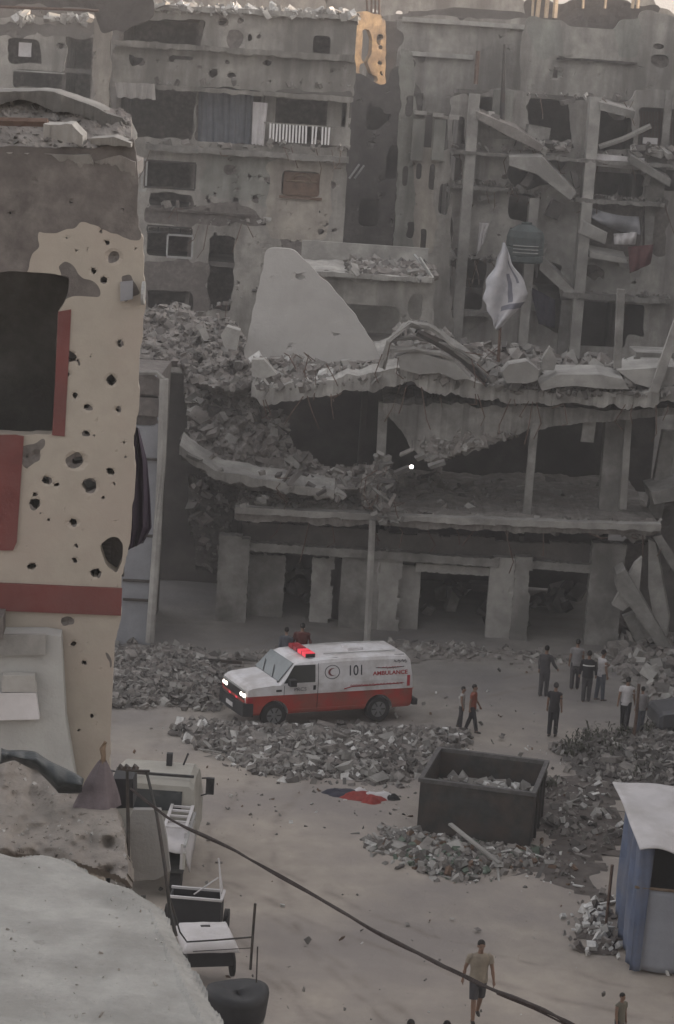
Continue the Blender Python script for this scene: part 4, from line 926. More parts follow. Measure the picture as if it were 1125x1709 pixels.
    slabpoly([(378,545),(400,552),(395,585),(375,580),(368,560)], 2.0, (0,.8,0), 'pale_boulder', concL)
    lean((1037,483),(1031,614),13,0,'pole_column',conc,.25); lean((1135,530),(1092,655),16,-.6,'leaning_post',concL,.25)
    for x0, x1 in ((1062,1125),): slabpoly([(x0,588),(x1,590),(x1,598),(x0,596)], 1.5, (0,2,0), 'raised_slab', conc)
    lean((1064,596),(1062,640),10,1.5,'column',conc,.25)
    # --- collapsed right end
    slabpoly([(1030,960),(1044,950),(1130,1098),(1130,1122),(1118,1110),(1050,1010),(1030,985)], -1.6, (0,.9,.1), 'fallen_beam', conc)
    slabpoly([(1022,1010),(1060,940),(1072,930),(1066,1000),(1040,1020)], -1.2, (0,.3,0), 'broken_panel', concL)
    slabpoly([(1082,900),(1094,905),(1104,960),(1116,1030),(1112,1062),(1092,1040),(1082,980)], -.6, (.1,.3,0), 'broken_panel', concL)
    slabpoly([(1090,896),(1104,893),(1135,940),(1135,968),(1120,948)], -.9, (0,.5,0), 'fallen_beam', conc)
    slabpoly([(1040,1030),(1070,1018),(1112,1085),(1100,1096),(1060,1070)], -.5, (0,.4,0), 'fallen_beam', conc)
    b = gridwall(Y+3.2, [(1020,1120),(1200,1120),(1200,800),(1120,815),(1085,840),(1075,900),(1050,900),(1030,960)], .14, .3, (), (), (), .4, depthn=.2, seed=290); b.build('broken_side_wall', [concD, bare], h)
    slabpoly([(1088,822),(1160,806),(1160,830),(1092,842)], .5, (0,2.5,0), 'broken_slab', conc)
    # --- side
    s = MB(); x = X0; s.box(x-3.6, x-.1, Y+6, Y+6.3, 0, 8); s.build('rear_side_wall', dark_shade, h)
    return h
ruin()

def great_slab():
    Y = 77.5; pl = [(406,600),(424,512),(439,428),(444,416),(488,420),(494,428),(526,456),(560,490),(594,532),(616,566),(630,594),(636,612),(600,622),(560,612),(500,598),(440,602)]
    b = gridwall(Y, pl, .1, .32, (), [], [(498,465,7,2.2,.0),(506,452,5,.5,.0),(485,580,6,1.5,0),(450,470,4,.4,0),(455,500,3,.4,0),(560,560,5,2,0)], .1, depthn=.05, seed=300)
    # lean it back: shear y with height about its foot
    z0 = min(v[2] for v in b.v); b.v = [(x, y+(z-z0)*.28, z+(0)) for x, y, z in b.v]
    o = b.build('leaning_slab', [mat('clean_slab_concrete', (.36,.345,.325), .08, .6, stain=(.29,.275,.255), stamt=.6, bump=.2), conc], origin=P(520,610,Y))
    tag(o, 'great pale triangular slab standing tilted on the collapsed roof', 'concrete slab')
great_slab()

def blanket():
    Y = 74; pole = thing('washing_post', 'thin post on the ruined roof that the white blanket hangs from', 'post', P(835,600,Y))
    b = MB(); b.tube([P(842,404,Y), P(838,480,Y), P(832,604,Y)], [.03,.05,.06], 6); b.build('post', rust, pole)
    L_ = [(839,406),(828,440),(812,470),(808,500),(815,520),(826,545)]; R_ = [(842,404),(856,440),(870,462),(882,490),(872,505),(832,552)]
    rows = []
    for i in range(31):
        t = i/30*5; row = []
        xl = 1.5*math.sin(t*6)+np.interp(t, range(6), [p[0] for p in L_]); yl = np.interp(t, range(6), [p[1] for p in L_]); xr = 1.8*math.sin(t*3.3+1)*min(1,t)+np.interp(t, range(6), [p[0] for p in R_]); yr = np.interp(t, range(6), [p[1] for p in R_])
        for j in range(17):
            s = j/16; row.append(P(xl+(xr-xl)*s, yl+(yr-yl)*s, Y-.15+.13*math.sin(s*9+t*1.1)*min(1, t)))
        rows.append(row)
    b = MB(); b.grid(rows); b.m = [1 if ((j in (9,10) and 9 < i < 22) or (i in (23,24) and j > 5) or (j == 13 and 4 < i < 14)) else 0 for i in range(30) for j in range(16)]; o = b.build('hanging_blanket', [mat('white_blanket', (.47,.46,.47), .18, 1.2, stain=(.25,.26,.29), stamt=.6, stsc=1.1, bump=.1), mat('blanket_stripe', (.17,.17,.20), .2, 3)], origin=P(842,404,Y), smooth=True)
    k = o.modifiers.new('thick','SOLIDIFY'); k.thickness = .03
    tag(o, 'white blanket with grey stripes hanging like a flag over the ruined roof', 'blanket')
blanket()
def lamp():
    Y = 73.6; t = thing('bare_bulb', 'small glowing bulb hanging in the ruined upper floor', 'light bulb', P(687,770,Y))
    b = MB(); c = P(687,779,Y); rows = [[(c.x+.06*math.sin(a)*math.cos(p), c.y+.06*math.sin(a)*math.sin(p), c.z+.06*math.cos(a)) for p in np.linspace(0, 6.283, 13)[:-1]] for a in np.linspace(0.01, 3.13, 8)]
    b.grid(rows, wrap=True); b.build('glass', mat('lit_bulb', (1,.95,.9), 0, 1, emit=6, bump=0), t)
    b = MB(); b.tube([P(687,776,Y), P(688,735,Y)], .012, 4); b.build('wire', black, t)
lamp()

# ------------------------------------------------------------------ rubble heaps in the square
def pile(name, label, poly, h, n, csz, seed, mis, **k):
    mb = heap(poly, h, n, csz, seed, mis, **k)
    c = G(sum(p[0] for p in poly)/len(poly), sum(p[1] for p in poly)/len(poly))
    o = mb.build(name, [dust, conc, concL, concD, trash1, trash2, brownw, earthd], origin=(c.x, c.y, 0), fixn=True); tag(o, label, 'rubble', 'rubble piles in the square', kind='stuff'); return o
pile('rubble_pile', 'grey rubble heaped in front of the ambulance, in the middle of the square', [(300,1215),(330,1210),(420,1216),(560,1218),(650,1219),(760,1222),(770,1240),(720,1262),(690,1290),(640,1312),(560,1302),(480,1300),(400,1275),(350,1245)], .26, 9500, (.03,.28), 401, (0,0,0,0,1,1,2,3,3,3,3,0,0,4), base=3)
pile('rubble_pile', 'grey rubble bank between the cream house and the ambulance', [(150,1085),(235,1088),(330,1105),(372,1118),(372,1175),(340,1180),(280,1172),(190,1175),(140,1170)], .28, 5000, (.03,.26), 402, (0,0,0,1,1,2,3,3,3), base=3)
pile('rubble_pile', 'spill of light debris on the ground in front of the dumpster', [(608,1400),(690,1392),(760,1410),(860,1418),(905,1425),(890,1445),(820,1445),(800,1462),(760,1470),(690,1450),(640,1430)], .32, 2500, (.03,.28), 403, (0,0,1,1,2,2,3,3,4,5,6), base=3)
pile('rubble_pile', 'scattered debris to the right of the dumpster', [(905,1300),(960,1292),(1030,1305),(1030,1420),(985,1440),(950,1410),(900,1380)], .08, 380, (.035,.3), 404, (0,0,1,2,3,3,3,4), base=7)
pile('rubble_pile', 'dark weedy debris bank at the right edge behind the tent', [(940,1250),(1000,1225),(1060,1235),(1100,1215),(1180,1210),(1180,1340),(1080,1320),(1010,1300),(960,1280)], .3, 3200, (.03,.28), 405, (0,0,1,3,3,3,3,2), base=3)
pile('rubble_pile', 'thin drift of dusty debris along the foot of the shop fronts', [(200,1068),(370,1092),(500,1082),(700,1072),(900,1090),(1030,1092),(1125,1110),(1125,1150),(1010,1120),(860,1105),(700,1098),(560,1095),(380,1110),(230,1085)], .05, 1000, (.03,.26), 406, (0,0,1,2,3), base=0)
pile('rubble_pile', 'small rubbish pile at the foot of the blue tent', [(968,1525),(1000,1510),(1025,1560),(1020,1588),(985,1580),(965,1550)], .35, 160, (.08,.3), 407, (2,4,4,0,7), base=7)
pile('rubble_pile', 'dark blotch of trampled litter between the dumpster and the road', [(860,1420),(960,1400),(1000,1450),(990,1490),(900,1480),(850,1460)], .05, 120, (.04,.2), 408, (7,4,0,6,3), base=7)
pile('rubble_pile', 'grey debris slope below the collapsed right end of the ruin', [(1010,1090),(1060,1060),(1180,1080),(1180,1190),(1085,1170),(1030,1130)], .5, 700, (.04,.5), 409, (0,0,1,2,3), base=0)
def weeds():
    mb = MB(); rg = random.Random(55)
    for k in range(520):
        cx, cy, r = rg.choice(((985,1245,34),(1020,1262,30),(960,1262,22),(1090,1290,36),(1040,1240,22),(905,1322,16),(1080,1232,26)))
        g = G(cx+rg.gauss(0,r*.6), cy+rg.gauss(0,r*.28)); h_ = rg.uniform(.08,.3); a = rg.uniform(0,6.3); w_ = rg.uniform(.015,.05); t = Vector((math.cos(a), math.sin(a), 0)); u = Vector((-t.y, t.x, 0))
        p = Vector((g.x, g.y, .12+rg.random()*.15)); q = p+t*h_*.3+Vector((0,0,h_*.7)); r_ = p+t*h_*.8+Vector((0,0,h_*.8))
        mb.add([p-u*w_*.5, p+u*w_*.5, q+u*w_, r_, q-u*w_], [(0,1,2,4),(4,2,3)])
    o = mb.build('weeds', mat('dull_weed', (.055,.055,.042), .35, 6), origin=(0,60,0), fixn=False); tag(o, 'dull green weeds growing through the debris at right', 'weeds', kind='stuff')
weeds()
def litter():
    mb = MB(); rg = random.Random(77)
    for k in range(1500):
        px = rg.uniform(200,1125); py = rg.uniform(1100,1709); q = G(px, py, 0)
        if rg.random() < .75: px = rg.gauss(700,190); py = rg.gauss(1310,70); q = G(px, py, 0)
        mb.chunk((q.x, q.y, .03), (.015+.13*rg.random()**4), rg.choice((0,0,1,1,2,3,4)), .5, rg)
    o = mb.build('loose_stones', [dust, concD, concL, trash1, brownw], origin=(0,55,0)); tag(o, 'loose stones and litter strewn over the sandy street', 'litter', kind='stuff')
litter()
def clothes_heap():
    c = G(605,1335); t = thing('clothes_heap', 'red and white clothes dumped on the sand left of the dumpster', 'clothes', (c.x, c.y, 0))
    for nm, cx, cy, sx, sy, m, sd in (('dark_cloth', -.55,.25,.7,.35, navy, 1), ('red_cloth', 0,0,.8,.3, redc, 2), ('white_cloth', .35,.12,.7,.2, sheet, 3), ('pink_cloth', .25,-.3,.35,.22, redc, 4), ('black_bag', .8,.1,.25,.15, black, 5), ('white_cloth', -.1,.35,.45,.25, sheet, 6)):
        b = MB(); rows = []
        for i in range(13):
            row = []
            for j in range(13):
                u, v = i/6-1, j/6-1; r = math.hypot(u, v); hgt = max(0, 1-r*r)*.22*(.5+float(vn(u*2.5+sd*9, v*2.5, sd)))
                k = 1+.3*float(vn(u*2+sd, v*2, sd+3)); row.append((c.x+cx+u*sx*k*.8, c.y+cy+v*sy*k*.8, hgt+.0))
            rows.append(row)
        b.grid(rows); b.build(nm, m, t, smooth=True)
clothes_heap()
# ------------------------------------------------------------------ people
skin = mat('skin', (.19,.115,.08), .1, 6, rough=.7, bump=0)
hairm = mat('black_hair', (.015,.013,.012), .2, 20, rough=.8, bump=.2)
eyem = mat('eye', (.03,.02,.02), 0, 1, rough=.3, bump=0)
def fab(n, c): return mat(n, c, .18, 6, rough=.95, bump=.25, bsc=14)
F_black = fab('black_fabric', (.022,.021,.024)); F_beige = fab('beige_fabric', (.235,.20,.155)); F_white = fab('white_fabric', (.42,.40,.40)); F_grey = fab('grey_fabric', (.2,.19,.19))
F_dark = fab('dark_fabric', (.05,.047,.05)); F_blue = fab('slate_fabric', (.08,.085,.1)); F_rust = fab('rust_fabric', (.2,.06,.04)); F_pale = fab('pale_fabric', (.3,.285,.27)); shoe = fab('shoe_leather', (.03,.027,.025))
strip = mat('reflective_tape', (.6,.6,.58), .05, 2, rough=.5, bump=0)

def ell(mb, c, r, seg=14, nr=9, mi=0):
    rows = [[(c[0]+r[0]*math.sin(a)*math.cos(p), c[1]+r[1]*math.sin(a)*math.sin(p), c[2]+r[2]*math.cos(a)) for p in np.linspace(0, 2*math.pi, seg+1)[:-1]] for a in np.linspace(.03, math.pi-.03, nr)]
    n = len(mb.v); mb.grid(rows, mi, wrap=True); mb.f += [tuple(range(n+seg-1, n-1, -1)), tuple(range(n+(nr-1)*seg, n+nr*seg))]; mb.m += [mi, mi]
def rings(mb, L, seg=16):
    """closed loft through ellipses (cx,cy,cz,rx,ry)"""
    rows = [[(cx+rx*math.cos(p), cy+ry*math.sin(p), cz) for p in np.linspace(0, 2*math.pi, seg+1)[:-1]] for cx, cy, cz, rx, ry in L]
    n = len(mb.v); mb.grid(rows, 0, wrap=True); mb.f += [tuple(range(n+seg-1, n-1, -1)), tuple(range(n+(len(L)-1)*seg, n+len(L)*seg))]; mb.m += [0, 0]
def remesh(o, v, sm=3):
    m = o.modifiers.new('fuse', 'REMESH'); m.mode = 'VOXEL'; m.voxel_size = v; m.use_smooth_shade = True
    s = o.modifiers.new('soften', 'SMOOTH'); s.factor = .5; s.iterations = sm
def person(label, px, py, H, face, legs, arms, top, bottom, sleeve=.5, short=False, hair='short', lean=0, head=0, vox=.016, vest=False, group=None, z=0.0, broad=1.0, cat='person', eyes=False, torso_only=False):
    """legs=((hip, knee),(hip, knee)) degrees, forward is -y; arms=((swing, out, elbow),...) right/left"""
    g = G(px, py, z); t = thing('person', label, cat, (g.x, g.y, z), R(face), group)
    k = H/1.75; tr = lambda p: Vector(p)*k
    ln = R(lean)
    def up(p):              # upper body leans forward about the pelvis
        p = Vector(p); q = p-Vector((0,0,.92)); return Vector((q.x, q.y*math.cos(ln)-q.z*math.sin(ln), .92+q.y*math.sin(ln)+q.z*math.cos(ln)))
    hipz = .91; legp = []
    for s, (a, kb) in zip((-1, 1), legs):
        hp = Vector((s*.085, 0, hipz)); a_ = R(a); kn = hp+Vector((s*.015, -math.sin(a_), -math.cos(a_)))*.43
        c = R(a-kb); an = kn+Vector((0, -math.sin(c), -math.cos(c)))*.42; legp.append([hp, kn, an])
    low = min(l[2].z for l in legp)-.075
    armp = []
    for s, (sw, out, el) in zip((-1, 1), arms):
        sh = up((s*.175*broad, 0, 1.415)); d = Vector((s*math.sin(R(out)), -math.sin(R(sw)), -math.cos(R(sw))*math.cos(R(out)))).normalized()
        e = sh+d*.285; d2 = Vector((s*math.sin(R(out))*.5, -math.sin(R(sw+el)), -math.cos(R(sw+el)))).normalized(); w_ = e+d2*.25; armp.append([sh, e, w_, d2])
    for l in legp:
        for i in range(3): l[i] = l[i]-Vector((0,0,low))
    off = -low
    mb = MB()
    def T(p): p = up(p); return Vector((p.x, p.y, p.z+off))
    def torso(m_, g_=0):
        L = []
        for z_, rx, ry in ((.86,.15,.105),(.95,.158,.11),(1.08,.138,.095),(1.2,.15,.1),(1.32,.17,.108),(1.42,.155,.09),(1.465,.075,.06)):
            p = T((0,0,z_)); L.append((p.x, p.y, p.z, (rx*broad+g_), ry+g_))
        rings(m_, L)
    torso(mb)
    n0 = T((0,0,1.44)); n1 = T((0,-.015,1.56)); mb.tube([n0, n1], [.058,.052], 10)
    hd = T((0,-.025,1.63)); hr = R(head)
    def Hd(x, y, z_): return hd+Vector((x*math.cos(hr)-y*math.sin(hr), x*math.sin(hr)+y*math.cos(hr), z_))
    ell(mb, hd+Vector((0,.008,.02)), (.075,.09,.1)); ell(mb, Hd(0,-.03,-.05), (.05,.05,.055)); ell(mb, Hd(0,-.095,-.01), (.014,.02,.022), 8, 6)
    ell(mb, Hd(0,-.078,-.048), (.026,.012,.009), 8, 5)
    for s in (-1, 1): ell(mb, Hd(s*.078,.005,.0), (.012,.02,.03), 8, 6)
    for l in legp:
        mb.tube([l[0]+Vector((0,0,.02)), l[0].lerp(l[1],.5), l[1], l[1].lerp(l[2],.35), l[2]], [.088,.074,.055,.054,.038], 12)
        mb.tube([l[2]+Vector((0,.04,-.03)), l[2]+Vector((0,-.06,-.045)), l[2]+Vector((0,-.155,-.055))], [.036,.038,.026], 10)
    for s, a in zip((-1, 1), armp):
        sh, e, w_, d2 = [x+Vector((0,0,off)) if i < 3 else x for i, x in enumerate(a)]
        mb.tube([sh+Vector((-s*.03,0,0)), sh+(e-sh)*.15, e, e.lerp(w_,.35), w_], [.05,.052,.04,.04,.026], 10)
        side = d2.cross(Vector((s,0,0))).normalized() if abs(d2.x) < .9 else Vector((0,1,0))
        kn_ = w_+d2*.085; mb.tube([w_, w_+d2*.04, kn_], [.026,.034,.033], 8)
        for q, ln_ in zip((-1.5,-.5,.5,1.5), (.062,.074,.07,.055)):
            r0 = w_+d2*.075+side*q*.019; curl = Vector((-s,0,0)); mb.tube([r0, r0+d2*ln_*.5+curl*.006, r0+d2*ln_*.85+curl*.028], [.0105,.0095,.0085], 6)
        th = w_+d2*.03-side*.024; mb.tube([th, th-side*.03+d2*.03, th-side*.034+d2*.062], [.013,.012,.01], 6)
    for i in range(len(mb.v)): mb.v[i] = tuple(Vector(mb.v[i])*k)
    o = mb.build('body', skin, t, world=False); remesh(o, vox*k*.8, 2)
    # hair
    hb = MB(); ell(hb, (hd+Vector((0,.018,.035)))*k, (.083*k,.094*k,.096*k))
    nf = []; 
    hb2 = MB(); hb2.v = hb.v
    for f, m_ in zip(hb.f, hb.m):
        c = sum((Vector(hb.v[i]) for i in f), Vector())/len(f)-hd*k
        cl = Vector((c.x*math.cos(-hr)-c.y*math.sin(-hr), c.x*math.sin(-hr)+c.y*math.cos(-hr), c.z))
        if cl.z > .035*k or (cl.y > .0 and cl.z > -.05*k): hb2.f.append(f); hb2.m.append(0)
    ho = hb2.build('hair', hairm, t, world=False, smooth=True); sm = ho.modifiers.new('t', 'SOLIDIFY'); sm.thickness = .012*k; sm.offset = -1
    if eyes:
        eb = MB()
        for s in (-1, 1): ell(eb, Hd(s*.03,-.084,.012)*k, (.011*k,.006*k,.006*k), 8, 5)
        eb.build('eyes', eyem, t, world=False)
    # shirt
    sb = MB(); L = []
    for z_, rx, ry in ((.84,.172,.128),(.95,.172,.127),(1.08,.158,.117),(1.2,.165,.118),(1.32,.184,.124),(1.42,.17,.104),(1.47,.085,.07)):
        p = T((0,0,z_)); L.append((p.x, p.y, p.z, rx*broad, ry))
    rings(sb, L)
    for s, a in zip((-1, 1), armp):
        sh, e, w_ = [x+Vector((0,0,off)) for x in a[:3]]
        if sleeve <= 1: sb.tube([sh+Vector((-s*.05,0,.0)), sh+(e-sh)*.1, sh+(e-sh)*(.15+.75*sleeve)], [.062,.07,.064], 10)
        else: sb.tube([sh+Vector((-s*.05,0,0)), sh+(e-sh)*.1, e, w_-(w_-e)*.08], [.062,.068,.056,.042], 10)
    for i in range(len(sb.v)): sb.v[i] = tuple(Vector(sb.v[i])*k)
    so_ = sb.build('shirt', top, t, world=False); remesh(so_, vox*k, 3)
    # trousers
    pb = MB(); L = []
    for z_, rx, ry in ((.80,.15,.12),(.88,.166,.124),(.97,.162,.12)):
        p = T((0,0,z_)); L.append((p.x, p.y, p.z, rx*broad, ry))
    rings(pb, L)
    for l in legp:
        if short: pb.tube([l[0]+Vector((0,0,.03)), l[0].lerp(l[1],.5), l[0].lerp(l[1],.98)], [.105,.1,.094], 12)
        else: pb.tube([l[0]+Vector((0,0,.03)), l[0].lerp(l[1],.5), l[1], l[1].lerp(l[2],.5), l[2]+Vector((0,0,.0))], [.1,.092,.076,.072,.062], 12)
    for i in range(len(pb.v)): pb.v[i] = tuple(Vector(pb.v[i])*k)
    po = pb.build('shorts' if short else 'trousers', bottom, t, world=False); remesh(po, vox*k, 3)
    for l in legp:
        fb = MB(); fb.tube([l[2]+Vector((0,.06,-.04)), l[2]+Vector((0,-.05,-.045)), l[2]+Vector((0,-.17,-.055))], [.034,.043,.03], 10)
        for i in range(len(fb.v)):
            v = Vector(fb.v[i]); v.z = max(v.z, l[2].z-.078); fb.v[i] = tuple(v*k)
        fb.build('shoe', shoe, t, world=False, smooth=True)
    if vest:
        vb = MB(); p = T((0,0,1.27)); r_ = []
        for z_ in (-.02,.02): r_.append([((p.x+.19*broad*math.cos(a))*k, (p.y+.135*math.sin(a))*k, (p.z+z_)*k) for a in np.linspace(0, 2*math.pi, 25)[:-1]])
        vb.grid(r_, wrap=True); vb.build('reflective_band', strip, t, world=False, smooth=True)
    return t
ST = ((4,2),(-4,2)); AR = ((5,8,12),(-3,8,12))
person('man in beige T shirt and dark shorts walking in the near foreground', 793, 1702, 1.76, 8, ((16,8),(-10,16)), ((-8,16,10),(8,13,12)), F_beige, F_dark, .6, True, vox=.012, eyes=True, head=4, broad=1.16)
person('small child in an olive top at the bottom right edge of the picture', 1030, 1752, 1.22, 40, ST, AR, fab('olive_fabric', (.12,.11,.085)), F_dark, .5, vox=.013, eyes=True)
person('child in a pale shirt standing left of the boy in the rust coloured shirt', 768, 1215, 1.30, 75, ((3,2),(-6,6)), AR, F_pale, F_dark, .5, group='people standing about on the road')
person('boy in a rust coloured shirt and black trousers walking near the dumpster', 786, 1221, 1.50, 70, ((18,6),(-12,8)), ((-10,6,10),(12,6,20)), F_rust, F_black, .5, group='people standing about on the road')
person('man all in black standing alone in the middle of the road', 921, 1229, 1.68, 160, ((3,0),(-2,2)), ((2,7,8),(0,8,10)), F_black, F_black, .6, group='people standing about on the road')
person('man in dark clothes with hand on hip nearest the shop pillar', 906, 1164, 1.72, 150, ((2,0),(-3,0)), ((4,24,40),(0,8,10)), F_dark, F_dark, 2, group='people standing about on the road')
person('faint pale shirted man standing behind the man with the reflective band', 958, 1152, 1.72, 170, ST, AR, F_grey, F_dark, .6, group='people standing about on the road')
person('man in dark uniform with a pale reflective band across his back', 977, 1173, 1.72, 175, ST, ((6,10,15),(3,10,15)), F_black, F_dark, 2, vest=True, broad=1.1, group='people standing about on the road')
person('man in a light grey shirt and grey trousers beside the man in uniform', 1000, 1170, 1.70, 120, ((4,0),(-5,2)), ((2,8,10),(30,12,50)), F_white, F_blue, .6, group='people standing about on the road')
person('man in a white shirt striding away left of the thin pole', 1041, 1219, 1.72, 165, ((-16,10),(16,4)), ((10,10,15),(-12,10,10)), F_white, F_black, .6, group='people standing about on the road')
person('person in a grey top standing right of the thin pole', 1067, 1222, 1.45, 190, ST, AR, F_grey, F_blue, 2, group='people standing about on the road')
person('person in a dark red top standing behind the ambulance roof light', 500, 1127, 1.74, 180, ST, ((4,14,20),(4,14,20)), fab('dark_red_fabric', (.09,.025,.022)), F_dark, 2, broad=1.2, group='people behind the ambulance')
person('person in grey behind the ambulance, left of the one in dark red', 474, 1128, 1.62, 190, ST, AR, F_blue, F_dark, 2, group='people behind the ambulance')
person('black haired passer-by at the very bottom edge, left one of two heads', 676, 1836, 1.62, 10, ST, AR, F_dark, F_dark, .5, group='heads of passers-by at the bottom edge')
person('black haired passer-by at the very bottom edge, right one of two heads', 736, 1838, 1.62, 10, ST, AR, F_grey, F_dark, .5, group='heads of passers-by at the bottom edge')

# ------------------------------------------------------------------ the ambulance
def text_mesh(s, size, fn, bold=0.0):
    cu = bpy.data.curves.new('t', 'FONT'); cu.body = s; cu.size = size; cu.align_x = 'CENTER'; cu.align_y = 'CENTER'; cu.offset = bold
    o = bpy.data.objects.new('t', cu); C.objects.link(o); dg = bpy.context.evaluated_depsgraph_get(); dg.update()
    me = bpy.data.meshes.new_from_object(o.evaluated_get(dg)); mb = MB()
    mb.v = [tuple(fn(v.co.x, v.co.y)) for v in me.vertices]; mb.f = [tuple(p.vertices) for p in me.polygons]; mb.m = [0]*len(mb.f)
    bpy.data.objects.remove(o); bpy.data.curves.remove(cu); bpy.data.meshes.remove(me); return mb
glass = mat('dark_glass', (.035,.04,.042), .1, 1, rough=.12, bump=0); glass.node_tree.nodes['Principled BSDF'].inputs['Specular IOR Level'].default_value = .6
wind = mat('windscreen_glass', (.13,.15,.155), .15, 2, rough=.15, bump=0); wind.node_tree.nodes['Principled BSDF'].inputs['Specular IOR Level'].default_value = .7
vw = mat('ambulance_white', (.66,.65,.66), .06, 1.5, rough=.45, bump=.03, stain=(.36,.33,.31), stamt=.6, stsc=1.6)
vr = mat('ambulance_red', (.36,.045,.032), .12, 1.5, rough=.45, bump=.03, stain=(.17,.08,.06), stamt=.65, stsc=1.6)
trim = mat('black_trim', (.025,.025,.027), .2, 4, rough=.6, bump=.05)
tyre = mat('tyre_rubber', (.025,.024,.024), .3, 6, rough=.9); rim = mat('grey_rim', (.2,.2,.2), .2, 5, rough=.5, metal=.3)
lampw = mat('lit_headlamp', (1,.88,.75), 0, 1, emit=.8, bump=0); lampr = mat('lit_red_beacon', (.9,.06,.09), 0, 1, emit=.1, bump=0, rough=.3); lampd = mat('red_lens', (.35,.03,.04), .1, 2, rough=.3, bump=0)
def wheel(par, x, y, r, w_, face=-1, loc_z=None):
    a = MB(); seg = 28; zc = loc_z or r; rows = []
    for (rr, yy) in ((r*.62, w_/2), (r*.9, w_/2), (r, w_*.35), (r, -w_*.35), (r*.9, -w_/2), (r*.62, -w_/2)):
        rows.append([(x+rr*math.cos(t), y+yy, zc+rr*math.sin(t)) for t in np.linspace(0, 6.2832, seg+1)[:-1]])
    wb = MB(); wb.grid(rows, wrap=True); t_ = wb.build('wheel', tyre, par, world=False)
    rb = MB(); f = face*w_*.42; rb.cyl((x, y+min(f, 0) if face < 0 else y, zc), r*.63, abs(f), 'Y', 24)
    rb.cyl((x, y+f*1.12 if face < 0 else y+f, zc), r*.2, w_*.1, 'Y', 12)
    for q in range(6):
        aa = q*math.pi/3; rb.obox((x+r*.4*math.cos(aa), y+f*1.04, zc+r*.4*math.sin(aa)), (r*.34, .02, r*.09), (0, -aa, 0), 1)
    rb.build('rim', [rim, trim], t_, world=False); return t_
def ambulance():
    a = G(628,1204); b_ = G(455,1196); d = (a-b_); yaw = math.atan2(d.y, d.x); mid = (a+b_)/2
    print('AMB wb', d.length, math.degrees(yaw), a, b_)
    yaw = R(25)
    u = Vector((math.cos(yaw), math.sin(yaw), 0)); nrm = Vector((-math.sin(yaw), math.cos(yaw), 0))
    cen = a - u*1.42 + nrm*.98
    t = thing('ambulance', 'white and red ambulance van with headlights on and red roof beacons', 'ambulance', (cen.x, cen.y, .0), yaw)
    ZS = .84
    S = [(-2.90,.50,1.20,.88,.86),(-2.87,.44,1.32,.96,.9),(-2.74,.42,1.40,.99,.9),(-2.1,.42,1.48,1.0,.9),(-1.86,.42,1.50,1.0,.9),(-1.70,.42,1.70,1.0,.88),(-1.55,.42,1.92,1.0,.86),(-1.42,.42,2.10,1.0,.85),(-1.2,.42,2.19,1.0,.85),(-.5,.42,2.25,1.0,.85),(.3,.42,2.28,1.0,.85),(1.8,.42,2.28,1.0,.85),(2.35,.42,2.25,1.0,.85),(2.52,.42,2.1,.99,.82),(2.62,.44,1.6,.97,.88),(2.66,.5,1.2,.95,.9)]
    mb = MB(); rows = []
    S = [((x if x < 2.3 else 2.3+(x-2.3)*.8), zb, zt, hw, ht) for x, zb, zt, hw, ht in S]
    for x, zb, zt, hw, ht in S:
        zs = min(zt-.1, 1.38); zr = min(1.0, zt-.16)
        hs_ = hw; hu = hw-(max(zt-.16, zs)-1.38)*.11 if zt > 1.5 else hw-.03
        half = [(hw-.04, zb), (hw, zb+.1), (hw, zr), (hw, zs), (hu, max(zt-.16, zs+.01)), (hu-.05, zt-.06), (ht-.1, zt)]
        rows.append([(x, -y, z) for y, z in half]+[(x, y, z) for y, z in reversed(half)])
    n = len(rows[0]); base = 0; mb.grid(rows, wrap=True)
    mi = []
    for i in range(len(rows)-1):
        for j in range(n): mi.append(1 if j in (0, 1, n-1, n-2, n-3) else 0)
    mb.m = mi; mb.f += [tuple(range(n-1, -1, -1)), tuple(range((len(rows)-1)*n, len(rows)*n))]; mb.m += [0, 0]
    body = mb.build('body', [vw, vr], t, world=False)
    # wheel arches cut through the sides
    for x in (-2.0, 1.45):
        cb = MB(); cb.cyl((x, -1.3, .40), .46, .62, 'Y', 28); cb.cyl((x, .68, .40), .46, .62, 'Y', 28)
        c = cb.build('cutter', trim, None); bm_ = body.modifiers.new('arch', 'BOOLEAN'); bm_.operation = 'DIFFERENCE'; bm_.object = c; bm_.solver = 'EXACT'
        c.parent = t
    dg = bpy.context.evaluated_depsgraph_get(); dg.update(); me = bpy.data.meshes.new_from_object(body.evaluated_get(dg)); body.modifiers.clear(); body.data = me
    for c in [o for o in list(t.children) if o.name.startswith('cutter')]: bpy.data.objects.remove(c)
    for x, s in ((-2.0,-1),(1.45,-1),(-2.0,1),(1.45,1)): wheel(t, x, s*.90, .395, .24, s)
    def hw_(z): return 1.0 if z < 1.38 else 1.0-(z-1.38)*.115
    def side(x, z, off=.012): return Vector((x, -(hw_(z)+off), z))
    def spatch(pts, nm, m, off=.012, par=t):
        s = MB(); s.prism([side(x, z, off) for x, z in pts], (0, .02, 0)); return s.build(nm, m, par, world=False)
    spatch([(-1.74,1.44),(-.72,1.44),(-.72,2.06),(-1.40,2.06)], 'door_window', glass)
    b = MB(); ell(b, (-.98,-.93,1.55), (.13,.1,.16)); b.v = [tuple(v) for v in b.v]
    # driver seen through the open pane is only a pale patch of light on the glass
    # windscreen
    def ws(f, g, off=.02):   # f across -1..1, g up 0..1
        x = -1.88+(.47)*g; z = 1.50+.62*g; return Vector((x-off*.8, f*(.9-.05*g), z+off*.6))
    s = MB(); q = [ws(-1,0),ws(1,0),ws(1,1),ws(-1,1)]; s.prism(q, (.02,0,-.02)); s.build('windscreen', wind, t, world=False)
